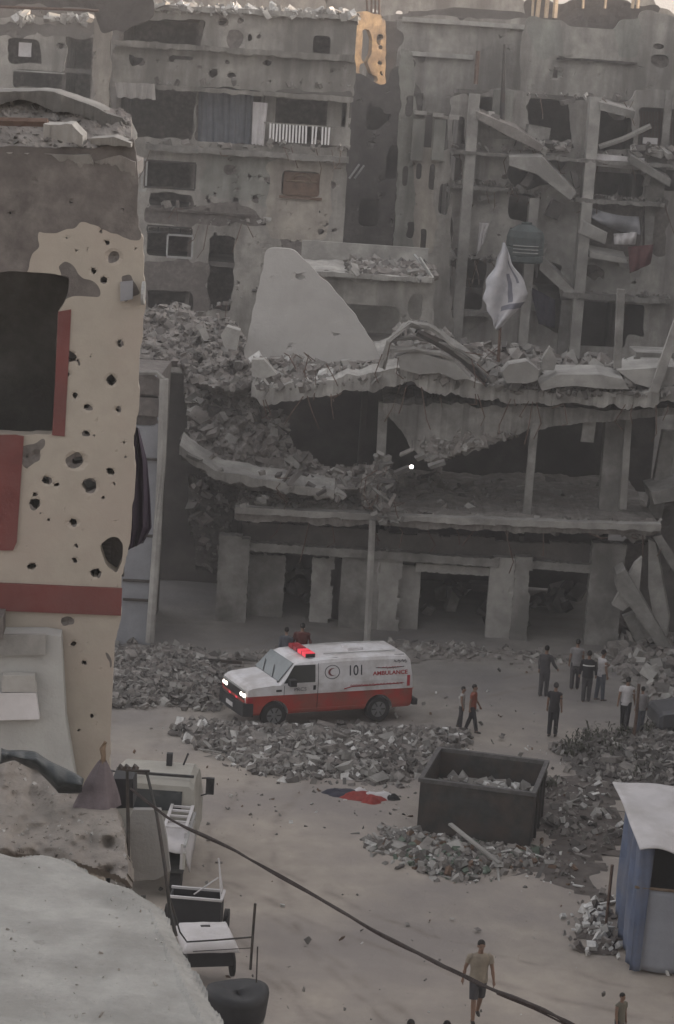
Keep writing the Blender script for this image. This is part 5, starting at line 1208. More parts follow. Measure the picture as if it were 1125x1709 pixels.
    s = MB(); s.tube([ws(-.5,.02,.04), ws(-.05,.5,.04)], .012, 4); s.tube([ws(.3,.02,.04), ws(.75,.5,.04)], .012, 4); s.build('wiper', trim, t, world=False)
    s = MB(); s.prism([ws(-1.0,-.06,.01),ws(1.0,-.06,.01),ws(1.0,.0,.015),ws(-1.0,.0,.015)], (.02,0,-.03)); s.build('cowl', trim, t, world=False)
    # front
    s = MB(); s.box(-2.93,-2.82,-.82,.82,.80,1.15); s.build('grille', trim, t, world=False)
    s = MB(); s.box(-2.95,-2.80,-.84,.84,1.15,1.19); s.build('chrome_strip', steelL, t, world=False)
    s = MB(); rows = [[(-3.0, -.95, z), (-3.02,-.7,z), (-3.04,0,z), (-3.02,.7,z), (-3.0,.95,z), (-2.7,1.03,z), (-2.7,-1.03,z)] for z in (.40,.80)]; s.grid(rows, wrap=True); s.f += [tuple(range(6,-1,-1)), tuple(range(7,14))]; s.m += [0,0]; s.build('front_bumper', trim, t, world=False)
    for sg in (-1, 1):
        for k_, yy in enumerate((.60,.80)):
            s = MB(); ell(s, (-2.925, sg*yy, 1.02), (.05,.085,.075)); s.build('headlight', lampw, t, world=False, smooth=True)
        s = MB(); s.box(-2.9,-2.72, sg*.99-.02, sg*.99+.02,.82,.98); s.build('turn_light', lampd, t, world=False)
    s = MB(); s.box(-2.955,-2.925,-.34,-.2,.80,.86); s.build('red_grille_light', lampr, t, world=False)
    s = MB(); s.box(-2.955,-2.925,.2,.34,.80,.86); s.build('red_grille_light', lampr, t, world=False)
    s = MB(); s.box(-2.945,-2.83,-.84,.84,.80,.87); s.build('red_grille_band', vr, t, world=False)
    s = MB(); s.box(-3.06,-3.035,-.26,.26,.52,.64); s.build('number_plate', sheet, t, world=False)
    for sg in (-1, 1):
        s = MB(); s.box(-1.62,-1.42, sg*1.02-.0 if sg > 0 else -1.24, sg*1.24 if sg > 0 else -1.02, 1.38,1.62); s.build('wing_mirror', trim, t, world=False)
    # roof
    s = MB(); s.obox((-.78,0,2.30), (.30,1.35,.13), (0,0,0)); o = s.build('beacon_bar', trim, t, world=False)
    for yy in (-.5,-.17,.2,.52): s = MB(); s.obox((-.78,yy,2.31), (.32,.27,.14)); s.build('beacon_lens', lampr if yy in (-.5,-.17) else lampd, o, world=False)
    s = MB()
    for yy in (-.55,.55): s.tube([(-.3,yy,2.32),(2.1,yy,2.32)], .018, 6)
    s.build('roof_rail', steelL, t, world=False)
    s = MB(); s.tube([(-.9,-.74,2.215),(0,-.80,2.235),(2.3,-.80,2.235)], .014, 4); s.build('drip_rail', trim, t, world=False)
    s = MB(); s.obox((.9,0,2.33), (.5,.5,.1)); s.build('roof_vent', vw, t, world=False)
    # lines of the doors
    def line(pts, nm, m=trim, r=.008, off=.006):
        s = MB(); s.tube([side(x, z, off) for x, z in pts], r, 4); return s.build(nm, m, t, world=False)
    line([(-.62,.5),(-.62,1.38),(-.62,2.1)], 'door_seam'); line([(-1.72,1.36),(-1.72,.95)], 'door_seam'); line([(-2.9,1.005),(-2.5,1.005),(0,1.005),(2.6,1.005)], 'stripe_edge', vr, .012)
    spatch([(-.78,1.16),(-.70,1.16),(-.70,1.32),(-.78,1.32)], 'door_handle', trim, .03)
    spatch([(-1.98,1.15),(-1.80,1.15),(-1.80,1.22),(-1.98,1.22)], 'side_badge', trim, .012)
    spatch([(2.36,1.1),(2.46,1.1),(2.46,1.5),(2.36,1.5)], 'tail_light', lampd, .01)
    spatch([(-1.4,.5),(1.0,.5),(1.0,.56),(-1.4,.56)], 'sill_strip', vr, .02)
    s = MB(); s.box(2.62,2.78,-.98,.98,.46,.64); s.build('rear_bumper', trim, t, world=False)
    dk = mat('lettering_black', (.03,.03,.04), 0, 1, bump=0); rd = mat('lettering_red', (.33,.03,.035), 0, 1, bump=0)
    def text(st, size, x, z, m, bold=.0, nm='lettering', sx=1):
        mb_ = text_mesh(st, size, lambda u_, v_: side(x+u_*sx, z+v_, .014), bold); return mb_.build(nm, m, t, world=False)
    text('101', .52, .62, 1.76, dk, .004, 'number', .72)
    text('AMBULANCE', .20, 1.78, 1.62, rd, .006)
    text('PRCS', .18, -1.2, 1.2, dk, .0)
    # emblem: ring with a crescent
    s = MB(); cx, cz = -.16, 1.76
    s.tube([side(cx+.24*math.cos(q), cz+.24*math.sin(q), .01) for q in np.linspace(0, 6.2832, 33)], .011, 4); em = s.build('emblem', dk, t, world=False)
    s = MB(); o_ = [(cx+.14*math.cos(q), cz+.14*math.sin(q)) for q in np.linspace(.85, 5.43, 20)]; i_ = [(cx+.05+.118*math.cos(q), cz+.118*math.sin(q)) for q in np.linspace(5.13, 1.15, 16)]
    
    for q in range(19):
        A, B_ = o_[q], o_[q+1]; t0 = 15-q*15/19; t1 = 15-(q+1)*15/19
        iv = lambda t: (np.interp(t, range(16), [p[0] for p in i_]), np.interp(t, range(16), [p[1] for p in i_])); C_, D_ = iv(t0), iv(t1)
        s.add([side(*A, .014), side(*B_, .014), side(*D_, .014), side(*C_, .014)], [(0,1,2,3)])
    s.build('crescent', mat('lettering_grey', (.16,.05,.06), 0, 1, bump=0), em, world=False)
    def script(x0, x1, z, hgt, m, seed, r=.011):
        rg = random.Random(seed); s = MB(); x = x0
        while x < x1-.05:
            w_ = rg.uniform(.07,.14); h_ = hgt*rg.uniform(.3,1)
            s.tube([side(x, z, .014), side(x+w_*.35, z+h_*.5, .014), side(x+w_*.7, z+h_*rg.uniform(-.3,.1), .014), side(x+w_, z, .014)], r, 4)
            if rg.random() < .5: s.tube([side(x+w_*.5, z-.05, .014), side(x+w_*.5+.02, z-.05, .014)], r, 4)
            x += w_+rg.choice((0,0,.03))
        s.build('script_lettering', m, t, world=False)
    script(1.9, 2.42, 2.02, .14, dk, 3, .012); 
    line([(1.3,1.83),(1.75,1.80),(2.25,1.83)], 'script_stroke', dk, .013, .012); script(1.35,2.2,1.82,.06,rd,5,.01)
    line([(.25,1.12),(.5,1.19),(2.2,1.22)], 'red_line', rd, .016, .01); script(.45, 2.25, 1.23, .07, rd, 8, .009)
    def kids(o):
        for ch in o.children:
            yield ch; yield from kids(ch)
    for ch in kids(t):
        for v in ch.data.vertices:
            if v.co.z > 1.0: v.co.z = 1.0+(v.co.z-1.0)*ZS
ambulance()

# ------------------------------------------------------------------ dumpster
def dumpster():
    a = G(695,1392); yaw = R(-11.5); t = thing('dumpster', 'large dark open steel dumpster half filled with rubble', 'dumpster', (a.x, a.y, 0), yaw)
    Wd, D, Hh, th = 2.95, 2.9, 1.42, .07
    def wallq(nm, f, mbf): s = MB(); mbf(s); s.v = [(x+(.04*(z/Hh))*0, y, z) for x, y, z in s.v]; return s.build(nm, darkm, t, world=False)
    wallq('front_panel', 0, lambda s: s.box(0, Wd, 0, th, .08, Hh)); wallq('rear_panel', 0, lambda s: s.box(0, Wd, D-th, D, .08, Hh))
    wallq('side_panel', 0, lambda s: s.box(-.003, th, th, D-th, .08, Hh-.002)); wallq('side_panel', 0, lambda s: s.box(Wd-th, Wd+.003, th, D-th, .08, Hh-.002))
    s = MB(); s.box(th, Wd-th, th, D-th, .1, .2); s.build('bottom_panel', rust, t, world=False)
    s = MB(); r = .07
    s.box(-.05, Wd+.05, -.05, r, Hh, Hh+.1); s.box(-.05, Wd+.05, D-r, D+.05, Hh, Hh+.1); s.box(-.05, r, r, D-r, Hh, Hh+.098); s.box(Wd-r, Wd+.05, r, D-r, Hh, Hh+.098)
    s.build('top_rim', mat('worn_rim', (.085,.08,.078), .4, 5, rough=.7), t, world=False)
    for y in (.7,1.5,2.2):
        s = MB(); s.box(Wd+.005, Wd+.07, y-.04, y+.04, .08, Hh-.01); s.build('rib', darkm, t, world=False)
    for x in (.25, Wd-.35):
        s = MB(); s.box(x, x+.12, .1, D-.1, 0, .08); s.build('skid', rust, t, world=False)
    # rubble load
    mb = MB(); rg = random.Random(9); n = 22; rows = []
    def hz(x, y): return .74+.42*(float(fbm(x*.9, y*.9, 8, 4))-.3)-.12*abs(x-1.5)
    for i in range(n):
        rows.append([(th+.01+(Wd-2*th-.02)*j/(n-1), th+.01+(D-2*th-.02)*i/(n-1), hz(Wd*j/(n-1), D*i/(n-1))) for j in range(n)])
    mb.grid(rows)
    for k in range(420):
        x, y = rg.uniform(.2, Wd-.2), rg.uniform(.2, D-.2); mb.chunk((x, y, hz(x, y)+.03), rg.uniform(.08,.42), rg.choice((0,1,2,2,3,4)), .8, rg)
    o = mb.build('rubble_load', RUB, None); o.location = (a.x, a.y, 0); o.rotation_euler = (0, 0, yaw); tag(o, 'pale rubble and rags filling the dark dumpster', 'rubble', kind='stuff')
dumpster()

# ------------------------------------------------------------------ tent shack at the lower right
def tent():
    z0 = 0; A = G(1050,1618); yaw = R(-4); t = thing('tent_shelter', 'makeshift shelter of blue tarpaulin with a pale roof sheet at the right edge', 'tent', (A.x, A.y, 0), yaw)
    def clothq(corn, nu, nv, m, nm, amp, f, axis=(0,1,0), th=.02):
        a, b, c, d = [Vector(p) for p in corn]; ax = Vector(axis); rows = []
        for i in range(nv+1):
            v = i/nv; rows.append([(a*(1-u)+b*u)*(1-v)+(d*(1-u)+c*u)*v+ax*amp*(math.sin(u*f*6.28+v*1.3)+.7*math.sin(u*f*2.7*3.1+v*4)+1.4*(float(vn(u*4, v*3, 5))-.5)) for u in [j/nu for j in range(nu+1)]])
        s = MB(); s.grid(rows); o = s.build(nm, m, t, world=False, smooth=True); k = o.modifiers.new('th', 'SOLIDIFY'); k.thickness = th; return o
    H1 = 3.0; D = 3.4; Wd = 4.0
    clothq([(0,0,.0),(-.12,D,.0),(-.1,D,H1-.1),(.0,0,H1)], 40, 20, tarpB, 'side_tarpaulin', .06, 5, (1,0,0))
    clothq([(.03,-.02,.0),(Wd,-.02,0),(Wd,-.02,1.85),(.22,-.02,1.92)], 40, 12, mat('pale_blue_panel', (.27,.28,.31), .12, 1.2, stain=(.18,.19,.21), stamt=.5), 'front_panel', .03, 4)
    clothq([(.0,-.04,.0),(.22,-.04,0),(.3,-.04,H1-.15),(.0,-.04,H1)], 8, 16, tarpB, 'corner_drape', .02, 1)
    clothq([(-.05,-.35,H1-.1),(Wd,-.35,H1-.35),(Wd,D+.2,H1+.3),(-.5,D+.1,H1+.2)], 40, 24, sheet, 'roof_sheet', .06, 2, (0,0,1), .03)
    s = MB(); s.box(.3, Wd, 1.6, 1.7, 0, 2.8); s.build('opening_dark', black, t, world=False)  # black sheet standing for the shade inside the open front
    for x, y, h_ in ((.02,.03,H1-.08),(Wd-.05,.05,2.7),(-.08,D-.05,H1)):
        s = MB(); s.tube([(x+.04,y,0),(x+.04,y,h_)], .045, 8); s.build('corner_post', wood, t, world=False)
    s = MB(); s.tube([(-.05,-.03,1.94),(Wd,-.03,1.88)], .035, 6); s.build('cross_bar', wood, t, world=False)
    b = MB(); q = G(1000,1560); b.tube([(q.x-A.x, q.y-A.y, 0),(q.x-A.x+.02, q.y-A.y, 1.7)], .04, 6); b.build('side_prop', rust, t, world=False)
tent()

# ------------------------------------------------------------------ parked car at the right edge
def sedan():
    c = G(1096,1232); yaw = R(8); t = thing('parked_car', 'dark grey car cut off by the right edge behind the debris bank', 'car', (c.x+2.0, c.y+.9, 0), yaw)
    S = [(-2.1,.35,.72,.7,.6),(-2.0,.3,.82,.8,.65),(-1.2,.28,.95,.84,.68),(-.9,.28,1.0,.84,.66),(-.3,.28,1.38,.84,.58),(0,.28,1.43,.84,.58),(.8,.28,1.4,.84,.58),(1.4,.28,1.05,.84,.66),(2.0,.3,.98,.8,.62),(2.1,.35,.8,.75,.6)]
    mb = MB(); rows = []
    for x, zb, zt, hw, ht in S:
        zs = min(zt-.04, .92); half = [(hw-.04, zb), (hw, zb+.12), (hw, zs), (ht+.03, max(zt-.05, zs+.01)), (ht-.08, zt)]
        rows.append([(x, -y, z) for y, z in half]+[(x, y, z) for y, z in reversed(half)])
    n = len(rows[0]); mb.grid(rows, wrap=True); mb.f += [tuple(range(n-1,-1,-1)), tuple(range((len(rows)-1)*n, len(rows)*n))]; mb.m += [0,0]
    mb.build('body', mat('grey_car_paint', (.07,.07,.075), .15, 3, rough=.4, bump=.02), t, world=False)
    s = MB(); s.prism([(-.93,-.64,1.02),(-.93,.64,1.02),(-.36,.54,1.38),(-.36,-.54,1.38)], (-.02,0,.03)); s.build('windscreen', wind, t, world=False)
    s = MB(); s.prism([(-.75,-.845,.96),(1.2,-.845,.96),(.75,-.64,1.36),(-.25,-.64,1.38)], (0,-.02,.0)); s.build('side_window', glass, t, world=False)
    for x, sg in ((-1.35,-1),(1.35,-1),(-1.35,1),(1.35,1)): wheel(t, x, sg*.78, .31, .2, sg)
sedan()
def pole():
    b = MB(); q = G(1056,1243); b.tube([(q.x,q.y,0),(q.x+.03,q.y,.9),(q.x+.02,q.y,1.9)], .055, 6); o = b.build('leaning_stake', rust, origin=(q.x,q.y,0)); tag(o, 'thin dark stake standing in the debris between two people at right', 'stake')
pole()
def board(px, py, l, w_, h, rz, ry, m, name, label, cat):
    q = G(px, py); b = MB(); b.obox((0,0,0), (l, w_, h), (0, ry, rz)); o = b.build(name, m, origin=(0,0,0)); o.location = (q.x, q.y, (.18 if h > .03 else .035)+abs(math.sin(ry))*l/2); tag(o, label, cat)
board(790,1432,2.0,.12,.05,R(-52),R(12),concL,'plank','long pale plank sticking out of the debris at the dumpster foot','plank')
board(528,1282,.55,.45,.2,R(20),R(8),concL,'concrete_block','pale square block at the front edge of the central rubble','block')
board(345,1111,2.3,.14,.1,R(2),0,darkm,'steel_beam','dark thin beam lying on the left rubble bank beside the ambulance','beam')
board(262,1142,1.4,.3,.1,R(-8),0,darkm,'board','dark board lying on the rubble beside the cream house','board')
board(634,1478,.5,.2,.02,R(-5),0,brownw,'flattened_rag','flat brown rag lying on the open sand','rag')

# ------------------------------------------------------------------ near roof, lower left
ZR = 13.5
def flatslab(poly, z, th, cell, amp, seed, mats, rag=.05, extra=None, name='slab', par=None, top_fn=None):
    g = [(G(x, y, z).x, G(x, y, z).y) for x, y in poly]; xs = [p[0] for p in g]; ys = [p[1] for p in g]
    x0, x1, y0, y1 = min(xs), max(xs), min(ys), max(ys); nx = int((x1-x0)/cell)+2; ny = int((y1-y0)/cell)+2
    cx, cy = np.meshgrid(x0+(np.arange(nx)+.5)*cell, y0+(np.arange(ny)+.5)*cell)
    mask = inpoly(cx+(fbm(cx*3, cy*3, seed)-.5)*2*rag, cy+(fbm(cx*3+9, cy*3, seed)-.5)*2*rag, g)
    gx, gy = np.meshgrid(x0+np.arange(nx+1)*cell, y0+np.arange(ny+1)*cell)
    d = edgedist(gx, gy, g); Z = z+(fbm(gx*1.4, gy*1.4, seed+1, 5)-.5)*2*amp+(fbm(gx*9, gy*9, seed+2, 3)-.5)*amp*.35-np.clip(.12-d, 0, .12)*.5
    if top_fn is not None: Z = Z+top_fn(gx, gy)
    pad = np.zeros((ny+2, nx+2), bool); pad[1:-1,1:-1] = mask; eh = pad[:-1,1:-1] != pad[1:,1:-1]; ev = pad[1:-1,:-1] != pad[1:-1,1:]
    for it in range(5):
        sx = np.zeros_like(gx); sy = np.zeros_like(gx); cn = np.zeros_like(gx)
        for A, S_ in ((eh, 1), (ev, 0)):
            a_, b_ = ((slice(None), slice(None,-1)), (slice(None), slice(1,None))) if S_ else ((slice(None,-1), slice(None)), (slice(1,None), slice(None)))
            sx[a_] += A*gx[b_]; sy[a_] += A*gy[b_]; cn[a_] += A; sx[b_] += A*gx[a_]; sy[b_] += A*gy[a_]; cn[b_] += A
        k_ = cn == 2; gx = np.where(k_, .4*gx+.6*sx/np.maximum(cn,1), gx); gy = np.where(k_, .4*gy+.6*sy/np.maximum(cn,1), gy)
    vid = {}; V = []; Fs = []
    def vt(j, i, k):
        if (j,i,k) not in vid: vid[(j,i,k)] = len(V); V.append((gx[j,i], gy[j,i], Z[j,i]-(th if k else 0)))
        return vid[(j,i,k)]
    for j, i in zip(*[a.tolist() for a in np.nonzero(mask)]):
        Fs.append((vt(j,i,0),vt(j,i+1,0),vt(j+1,i+1,0),vt(j+1,i,0)))
        for (dj, di, a, b) in ((0,-1,(j,i),(j+1,i)),(0,1,(j+1,i+1),(j,i+1)),(-1,0,(j,i+1),(j,i)),(1,0,(j+1,i),(j+1,i+1))):
            q, r_ = j+dj, i+di
            if q < 0 or r_ < 0 or q >= ny or r_ >= nx or not mask[q, r_]: Fs.append((vt(a[0],a[1],0),vt(b[0],b[1],0),vt(b[0],b[1],1),vt(a[0],a[1],1)))
    mb = MB(); mb.add(V, Fs, 0); return mb
def near_roof():
    q = G(100,1600,ZR); t = thing('near_roof', 'dusty pale concrete roof edge filling the lower left corner', 'roof', (q.x, q.y, 0))
    rc = mat('roof_concrete', (.31,.305,.285), .14, 3.2, stain=(.21,.205,.19), stamt=.75, stsc=2.0, bump=.5, bsc=14)
    mb = flatslab([(-260,1395),(0,1408),(30,1420),(60,1412),(100,1416),(160,1447),(215,1468),(262,1498),(290,1545),(315,1600),(345,1650),(385,1712),(420,1800),(430,1900),(-260,1900)], ZR, .3, .022, .035, 501, rc, .05)
    mb.build('roof_slab', rc, t, smooth=False)
    # raised lip along the right edge
    mb = flatslab([(238,1500),(262,1500),(300,1580),(352,1680),(392,1745),(370,1760),(320,1690),(280,1610),(250,1545)], ZR+.05, .1, .02, .03, 502, rc, .04); mb.build('edge_lip', rc, t)
    brn = mat('brown_rubble', (.235,.212,.188), .2, 3, stain=(.16,.14,.125), stamt=.45, stsc=1.2, bump=.7, bsc=14)
    mb = relief([(-60,1262),(10,1272),(50,1268),(85,1285),(110,1300),(150,1330),(192,1348),(208,1395),(214,1440),(212,1468),(170,1452),(60,1424),(-60,1420)], 13.9, 16.0, 2.5, .34, 503, .5, 5, nch=420, csz=(.004,.03), mis=(0,0,1), fs=2.6); mb.build('rubble_ridge', [brn, concL], t)
    rg = random.Random(3)
    s = MB(); a = G(-260,1450,ZR); b_ = G(190,1500,ZR); c = G(260,1740,ZR); s.box(a.x, b_.x, c.y+.2, b_.y-.3, 0, ZR-.35); s.build('wall', plast, t)
    s = MB()
    for px, py, w_ in ((30,1560,.5),(60,1580,.4),(20,1575,.3),(45,1545,.35)):
        p = G(px, py, ZR+.0); s.chunk(p, w_*.16, 0, .25, rg)
    s.build('plaster_flake', concL, t)
    s = MB()
    for k in range(150):
        px = rg.uniform(0,330); py = rg.uniform(1440,1709)
        if px > 215+(py-1470)*.62: continue
        p = G(px, py, ZR+.015); s.chunk(p, .004+.02*rg.random()**3, rg.choice((0,0,1)), .6, rg)
    s.build('roof_debris', [concL, brn], t)
near_roof()
def quadcloth(name, corn, m, label, cat, amp=.05, f=3, n=24, lift=None, th=.01):
    a, b, c, d = corn; rows = []
    for i in range(n+1):
        v = i/n; row = []
        for j in range(n+1):
            u = j/n; p = (a*(1-u)+b*u)*(1-v)+(d*(1-u)+c*u)*v
            p = p+Vector((0,-1,0))*amp*(math.sin(u*f*6.28+v*2)+.8*(float(vn(u*5, v*5, 7))-.5)); row.append(p)
        rows.append(row)
    s = MB(); s.grid(rows); o = s.build(name, m, origin=a, smooth=True); k = o.modifiers.new('th','SOLIDIFY'); k.thickness = th; tag(o, label, cat); return o
def foreground():
    Y = 15.2
    # black tarpaulin draped over the ridge
    rows = []
    T_ = [(2,1248),(20,1252),(60,1255),(95,1275),(140,1300)]; B_ = [(0,1275),(25,1270),(62,1285),(98,1325),(136,1322)]
    for i in range(41):
        t = i/40*4; xt, yt = np.interp(t, range(5), [p[0] for p in T_]), np.interp(t, range(5), [p[1] for p in T_]); xb, yb = np.interp(t, range(5), [p[0] for p in B_]), np.interp(t, range(5), [p[1] for p in B_])
        rows.append([P(xt+(xb-xt)*s, yt+(yb-yt)*s+1.5*math.sin(s*9+t*3), Y-.1-.12*math.sin(s*3.1)-.02*math.sin(t*7)) for s in [j/12 for j in range(13)]])
    s = MB(); s.grid(rows); o = s.build('black_tarpaulin', mat('black_plastic', (.035,.04,.042), .3, 3, rough=.45, bump=.3), origin=rows[0][0], smooth=True); k = o.modifiers.new('t','SOLIDIFY'); k.thickness = .02; tag(o, 'crumpled black plastic sheet draped over the near roof rubble', 'tarpaulin')
    # bundled cloth on a stick
    t = thing('wrapped_stick', 'stick wrapped in a grey brown cloth standing on the near roof', 'bundle', P(165,1340,Y))
    b = MB(); c0 = P(162,1345,Y); c1 = P(172,1270,Y); rows = []
    for i in range(15):
        v = i/14; c = c0.lerp(c1, v); r = .13*(1-v)**.8+.02; rows.append([(c.x+r*(1+.25*math.sin(q*4+v*2))*math.cos(q), c.y+r*.8*math.sin(q), c.z+.01*math.sin(q*5)) for q in np.linspace(0, 6.283, 25)[:-1]])
    b.grid(rows, wrap=True); b.build('cloth_wrap', mat('bundle_cloth', (.12,.10,.105), .25, 5), t, smooth=True)
    b = MB(); b.tube([P(168,1300,Y), P(173,1262,Y), P(171,1250,Y), P(176,1238,Y)], [.025,.02,.025,.015], 6); b.build('stick', wood, t)
    # grey board, dark box
    b = MB(); b.prism([P(x, y, 15.0) for x, y in [(222,1352),(268,1352),(278,1400),(284,1455),(262,1468),(228,1470),(206,1460),(204,1400)]], (0,.06,0)); o = b.build('grey_board', mat('grey_board', (.20,.195,.185), .12, 3, stain=(.14,.13,.125), stamt=.5), origin=P(240,1460,15)); tag(o, 'grey board propped upright on the near roof between the two posts', 'board')
    b = MB(); b.prism([P(x, y, 15.6) for x, y in [(188,1300),(222,1300),(222,1348),(186,1350)]], (0,.3,0)); o = b.build('dark_box', trim, origin=P(205,1348,15.6)); tag(o, 'small black box behind the left post on the near roof', 'box')
    # posts
    b = MB(); b.tube([P(212,1284,14.6), P(214,1380,14.6), P(214,1482,14.5)], [.012,.014,.015], 7); o = b.build('roof_post', darkm, origin=P(214,1482,14.5)); tag(o, 'short rusty post carrying the cable at the left', 'post', 'rusty roof posts')
    b = MB(); b.tube([P(244,1286,14.6), P(262,1360,14.5), P(276,1450,14.3), P(284,1520,14.2), P(294,1562,14.1)], [.010,.012,.013,.014,.014], 7); o = b.build('roof_post', darkm, origin=P(294,1562,14.1)); tag(o, 'long leaning rusty rod beside the roof edge', 'post', 'rusty roof posts')
    b = MB(); b.tube([P(196,1283,14.55), P(222,1286,14.55), P(250,1287,14.55)], .010, 6)
    for x in (198,208,222): b.tube([P(x,1284,14.5), P(x+3,1277,14.5), P(x+8,1282,14.45)], .012, 5)
    o = b.build('top_wire_tie', darkm, origin=P(220,1284,14.55)); tag(o, 'rusty bar tied across the tops of the two roof posts', 'bar')
    # rods with rails at the roof edge further down
    t = thing('rod_frame', 'thin rusty rods and wires rising beyond the roof edge above the dark tub', 'rod frame', P(420,1640,18))
    for pts, r in (([(426,1508),(422,1560),(418,1618)], .018), ([(430,1580),(428,1640)], .01), ([(300,1555),(312,1572),(360,1569),(421,1564)], .012), ([(322,1588),(421,1582)], .006), ([(284,1500),(300,1555)], .012)):
        b = MB(); b.tube([P(x, y, 18) for x, y in pts], r*.7, 5); b.build('rod', darkm, t)
    # cable
    ctrl = [(218,1316,14.5),(262,1352,14.0),(300,1376,13.6),(375,1410,13.0),(430,1442,12.5),(530,1498,11.8),(620,1550,11.1),(700,1592,10.6),(770,1628,10.2),(830,1655,9.8),(890,1678,9.5),(935,1700,9.3),(975,1725,9.1),(1040,1770,8.8)]
    pts = [P(*c) for c in ctrl]; P2 = []
    for i in range(len(pts)-1):
        p0 = pts[max(i-1,0)]; p1 = pts[i]; p2 = pts[i+1]; p3 = pts[min(i+2,len(pts)-1)]
        for k in range(5):
            t_ = k/5; P2.append(.5*((2*p1)+(p2-p0)*t_+(2*p0-5*p1+4*p2-p3)*t_*t_+(3*p1-p0-3*p2+p3)*t_**3))
    n = len(P2); b = MB(); b.tube(P2, [.0085+.003*math.sin(i*.9)*math.sin(i*.37)+.002*(i/n) for i in range(n)], 7)
    b.tube([p+Vector((.0,0,.012*math.sin(i*.35))) for i, p in enumerate(P2)], .005, 5)
    b.tube([p+Vector((0,0,-.010-.006*math.sin(i*.21))) for i, p in enumerate(P2[int(n*.7):])], .005, 5)
    o = b.build('overhead_cable', mat('cable_sheath', (.03,.022,.02), .3, 9, rough=.7), origin=P2[0]); tag(o, 'thick twisted black cable running down across the street from the left post', 'cable')
foreground()

# ------------------------------------------------------------------ truck and carts in the street at the left
def truck():
    Y = 48.4; c = P(300,1545,Y); t = thing('light_truck', 'cream light truck with open slatted bed and black side mirror, parked at left', 'truck', (-4.05, 47.75, 0), R(-1.5))
    crm = mat('cream_truck_paint', (.37,.355,.315), .1, 2, rough=.5, bump=.05, stain=(.25,.23,.19), stamt=.5, stsc=1.5)
    W2 = 1.05
    # cab: rounded box, far end
    rows = []
    for x, zt in ((2.3,1.98),(2.42,2.1),(2.7,2.17),(3.5,2.17),(3.85,2.08),(4.15,1.5),(4.25,.9)):
        rows.append([(-W2,x,.5),(-W2,x,min(1.3,zt-.1)),(-W2+.08,x,zt-.12),(-W2+.2,x,zt),(W2-.2,x,zt),(W2-.08,x,zt-.12),(W2,x,min(1.3,zt-.1)),(W2,x,.5)])
    s = MB(); s.grid(rows, wrap=True); s.f += [tuple(range(7,-1,-1)), tuple(range(6*8, 7*8))]; s.m += [0,0]; s.build('cab', crm, t, world=False)
    s = MB(); s.box(-.7,.7,2.27,2.29,1.35,1.85); s.build('rear_window', glass, t, world=False)
    s = MB(); s.box(-W2+.1,W2-.1,2.4,2.46,2.17,2.23); s.build('roof_bar', darkm, t, world=False)
    s = MB(); s.obox((.25,3.3,2.32), (.14,.14,.32)); s.tube([(.6,3.3,2.2),(.7,3.32,2.5)], .025, 5); s.build('roof_fitting', trim, t, world=False)
    for sg in (-1,1):
        s = MB(); s.obox((sg*(W2+.22),3.5,1.65), (.2,.1,.42)); s.tube([(sg*W2,3.6,1.8),(sg*(W2+.2),3.52,1.85)], .02, 5); s.tube([(sg*W2,3.6,1.35),(sg*(W2+.2),3.52,1.45)], .02, 5); s.build('side_mirror', trim, t, world=False)
    s = MB(); s.box(-W2,W2,-.2,2.2,.7,.8); s.build('bed_floor', darkm, t, world=False)
    for sg in (-1,1):
        s = MB(); s.box(sg*W2-.03,sg*W2+.03,-.2,2.2,.8,1.18); s.build('bed_side', crm, t, world=False)
        s = MB(); s.box(sg*W2-.03,sg*W2+.03,-.2,2.2,1.33,1.39); s.build('bed_rail', steelL, t, world=False)
        for y in (-.17,.6,1.4,2.15):
            s = MB(); s.box(sg*(W2-.06)-.03,sg*(W2-.06)+.03,y-.03,y+.03,.8,1.42); s.build('bed_post', sheet, t, world=False)
    s = MB(); s.box(.45,.52,.5,2.2,1.5,1.56); s.box(.95,1.02,.5,2.2,1.5,1.56)
    for y in (.6,1.0,1.4,1.8,2.1): s.box(.52,.95,y-.03,y+.03,1.51,1.555)
    s.build('ladder_rack', sheet, t, world=False)
    for x, y in ((-.85,.3),(.85,.3),(-.85,3.4),(.85,3.4)):
        s = MB(); s.cyl((x-.12,y,.38), .38,.24,'X',24); s.build('wheel', tyre, t, world=False)
    # things lying in the bed
    o = MB(); rg = random.Random(6)
    L = (('plank','bundle of pale planks lying in the bed of the cream truck','planks',concL),)
    b = MB()
    for k in range(9): b.obox((rg.uniform(-.6,.7), rg.uniform(.3,1.6), .86+.05*k), (.16, rg.uniform(.9,1.6), .04), (rg.uniform(-.1,.1),0,rg.uniform(-.5,.9)), rg.choice((0,1,2)))
    q = b.build('plank_load', [concL, wood, sheet], None); q.location = t.location; q.rotation_euler = t.rotation_euler; tag(q, 'jumble of pale planks loaded in the bed of the cream truck', 'planks')
truck()
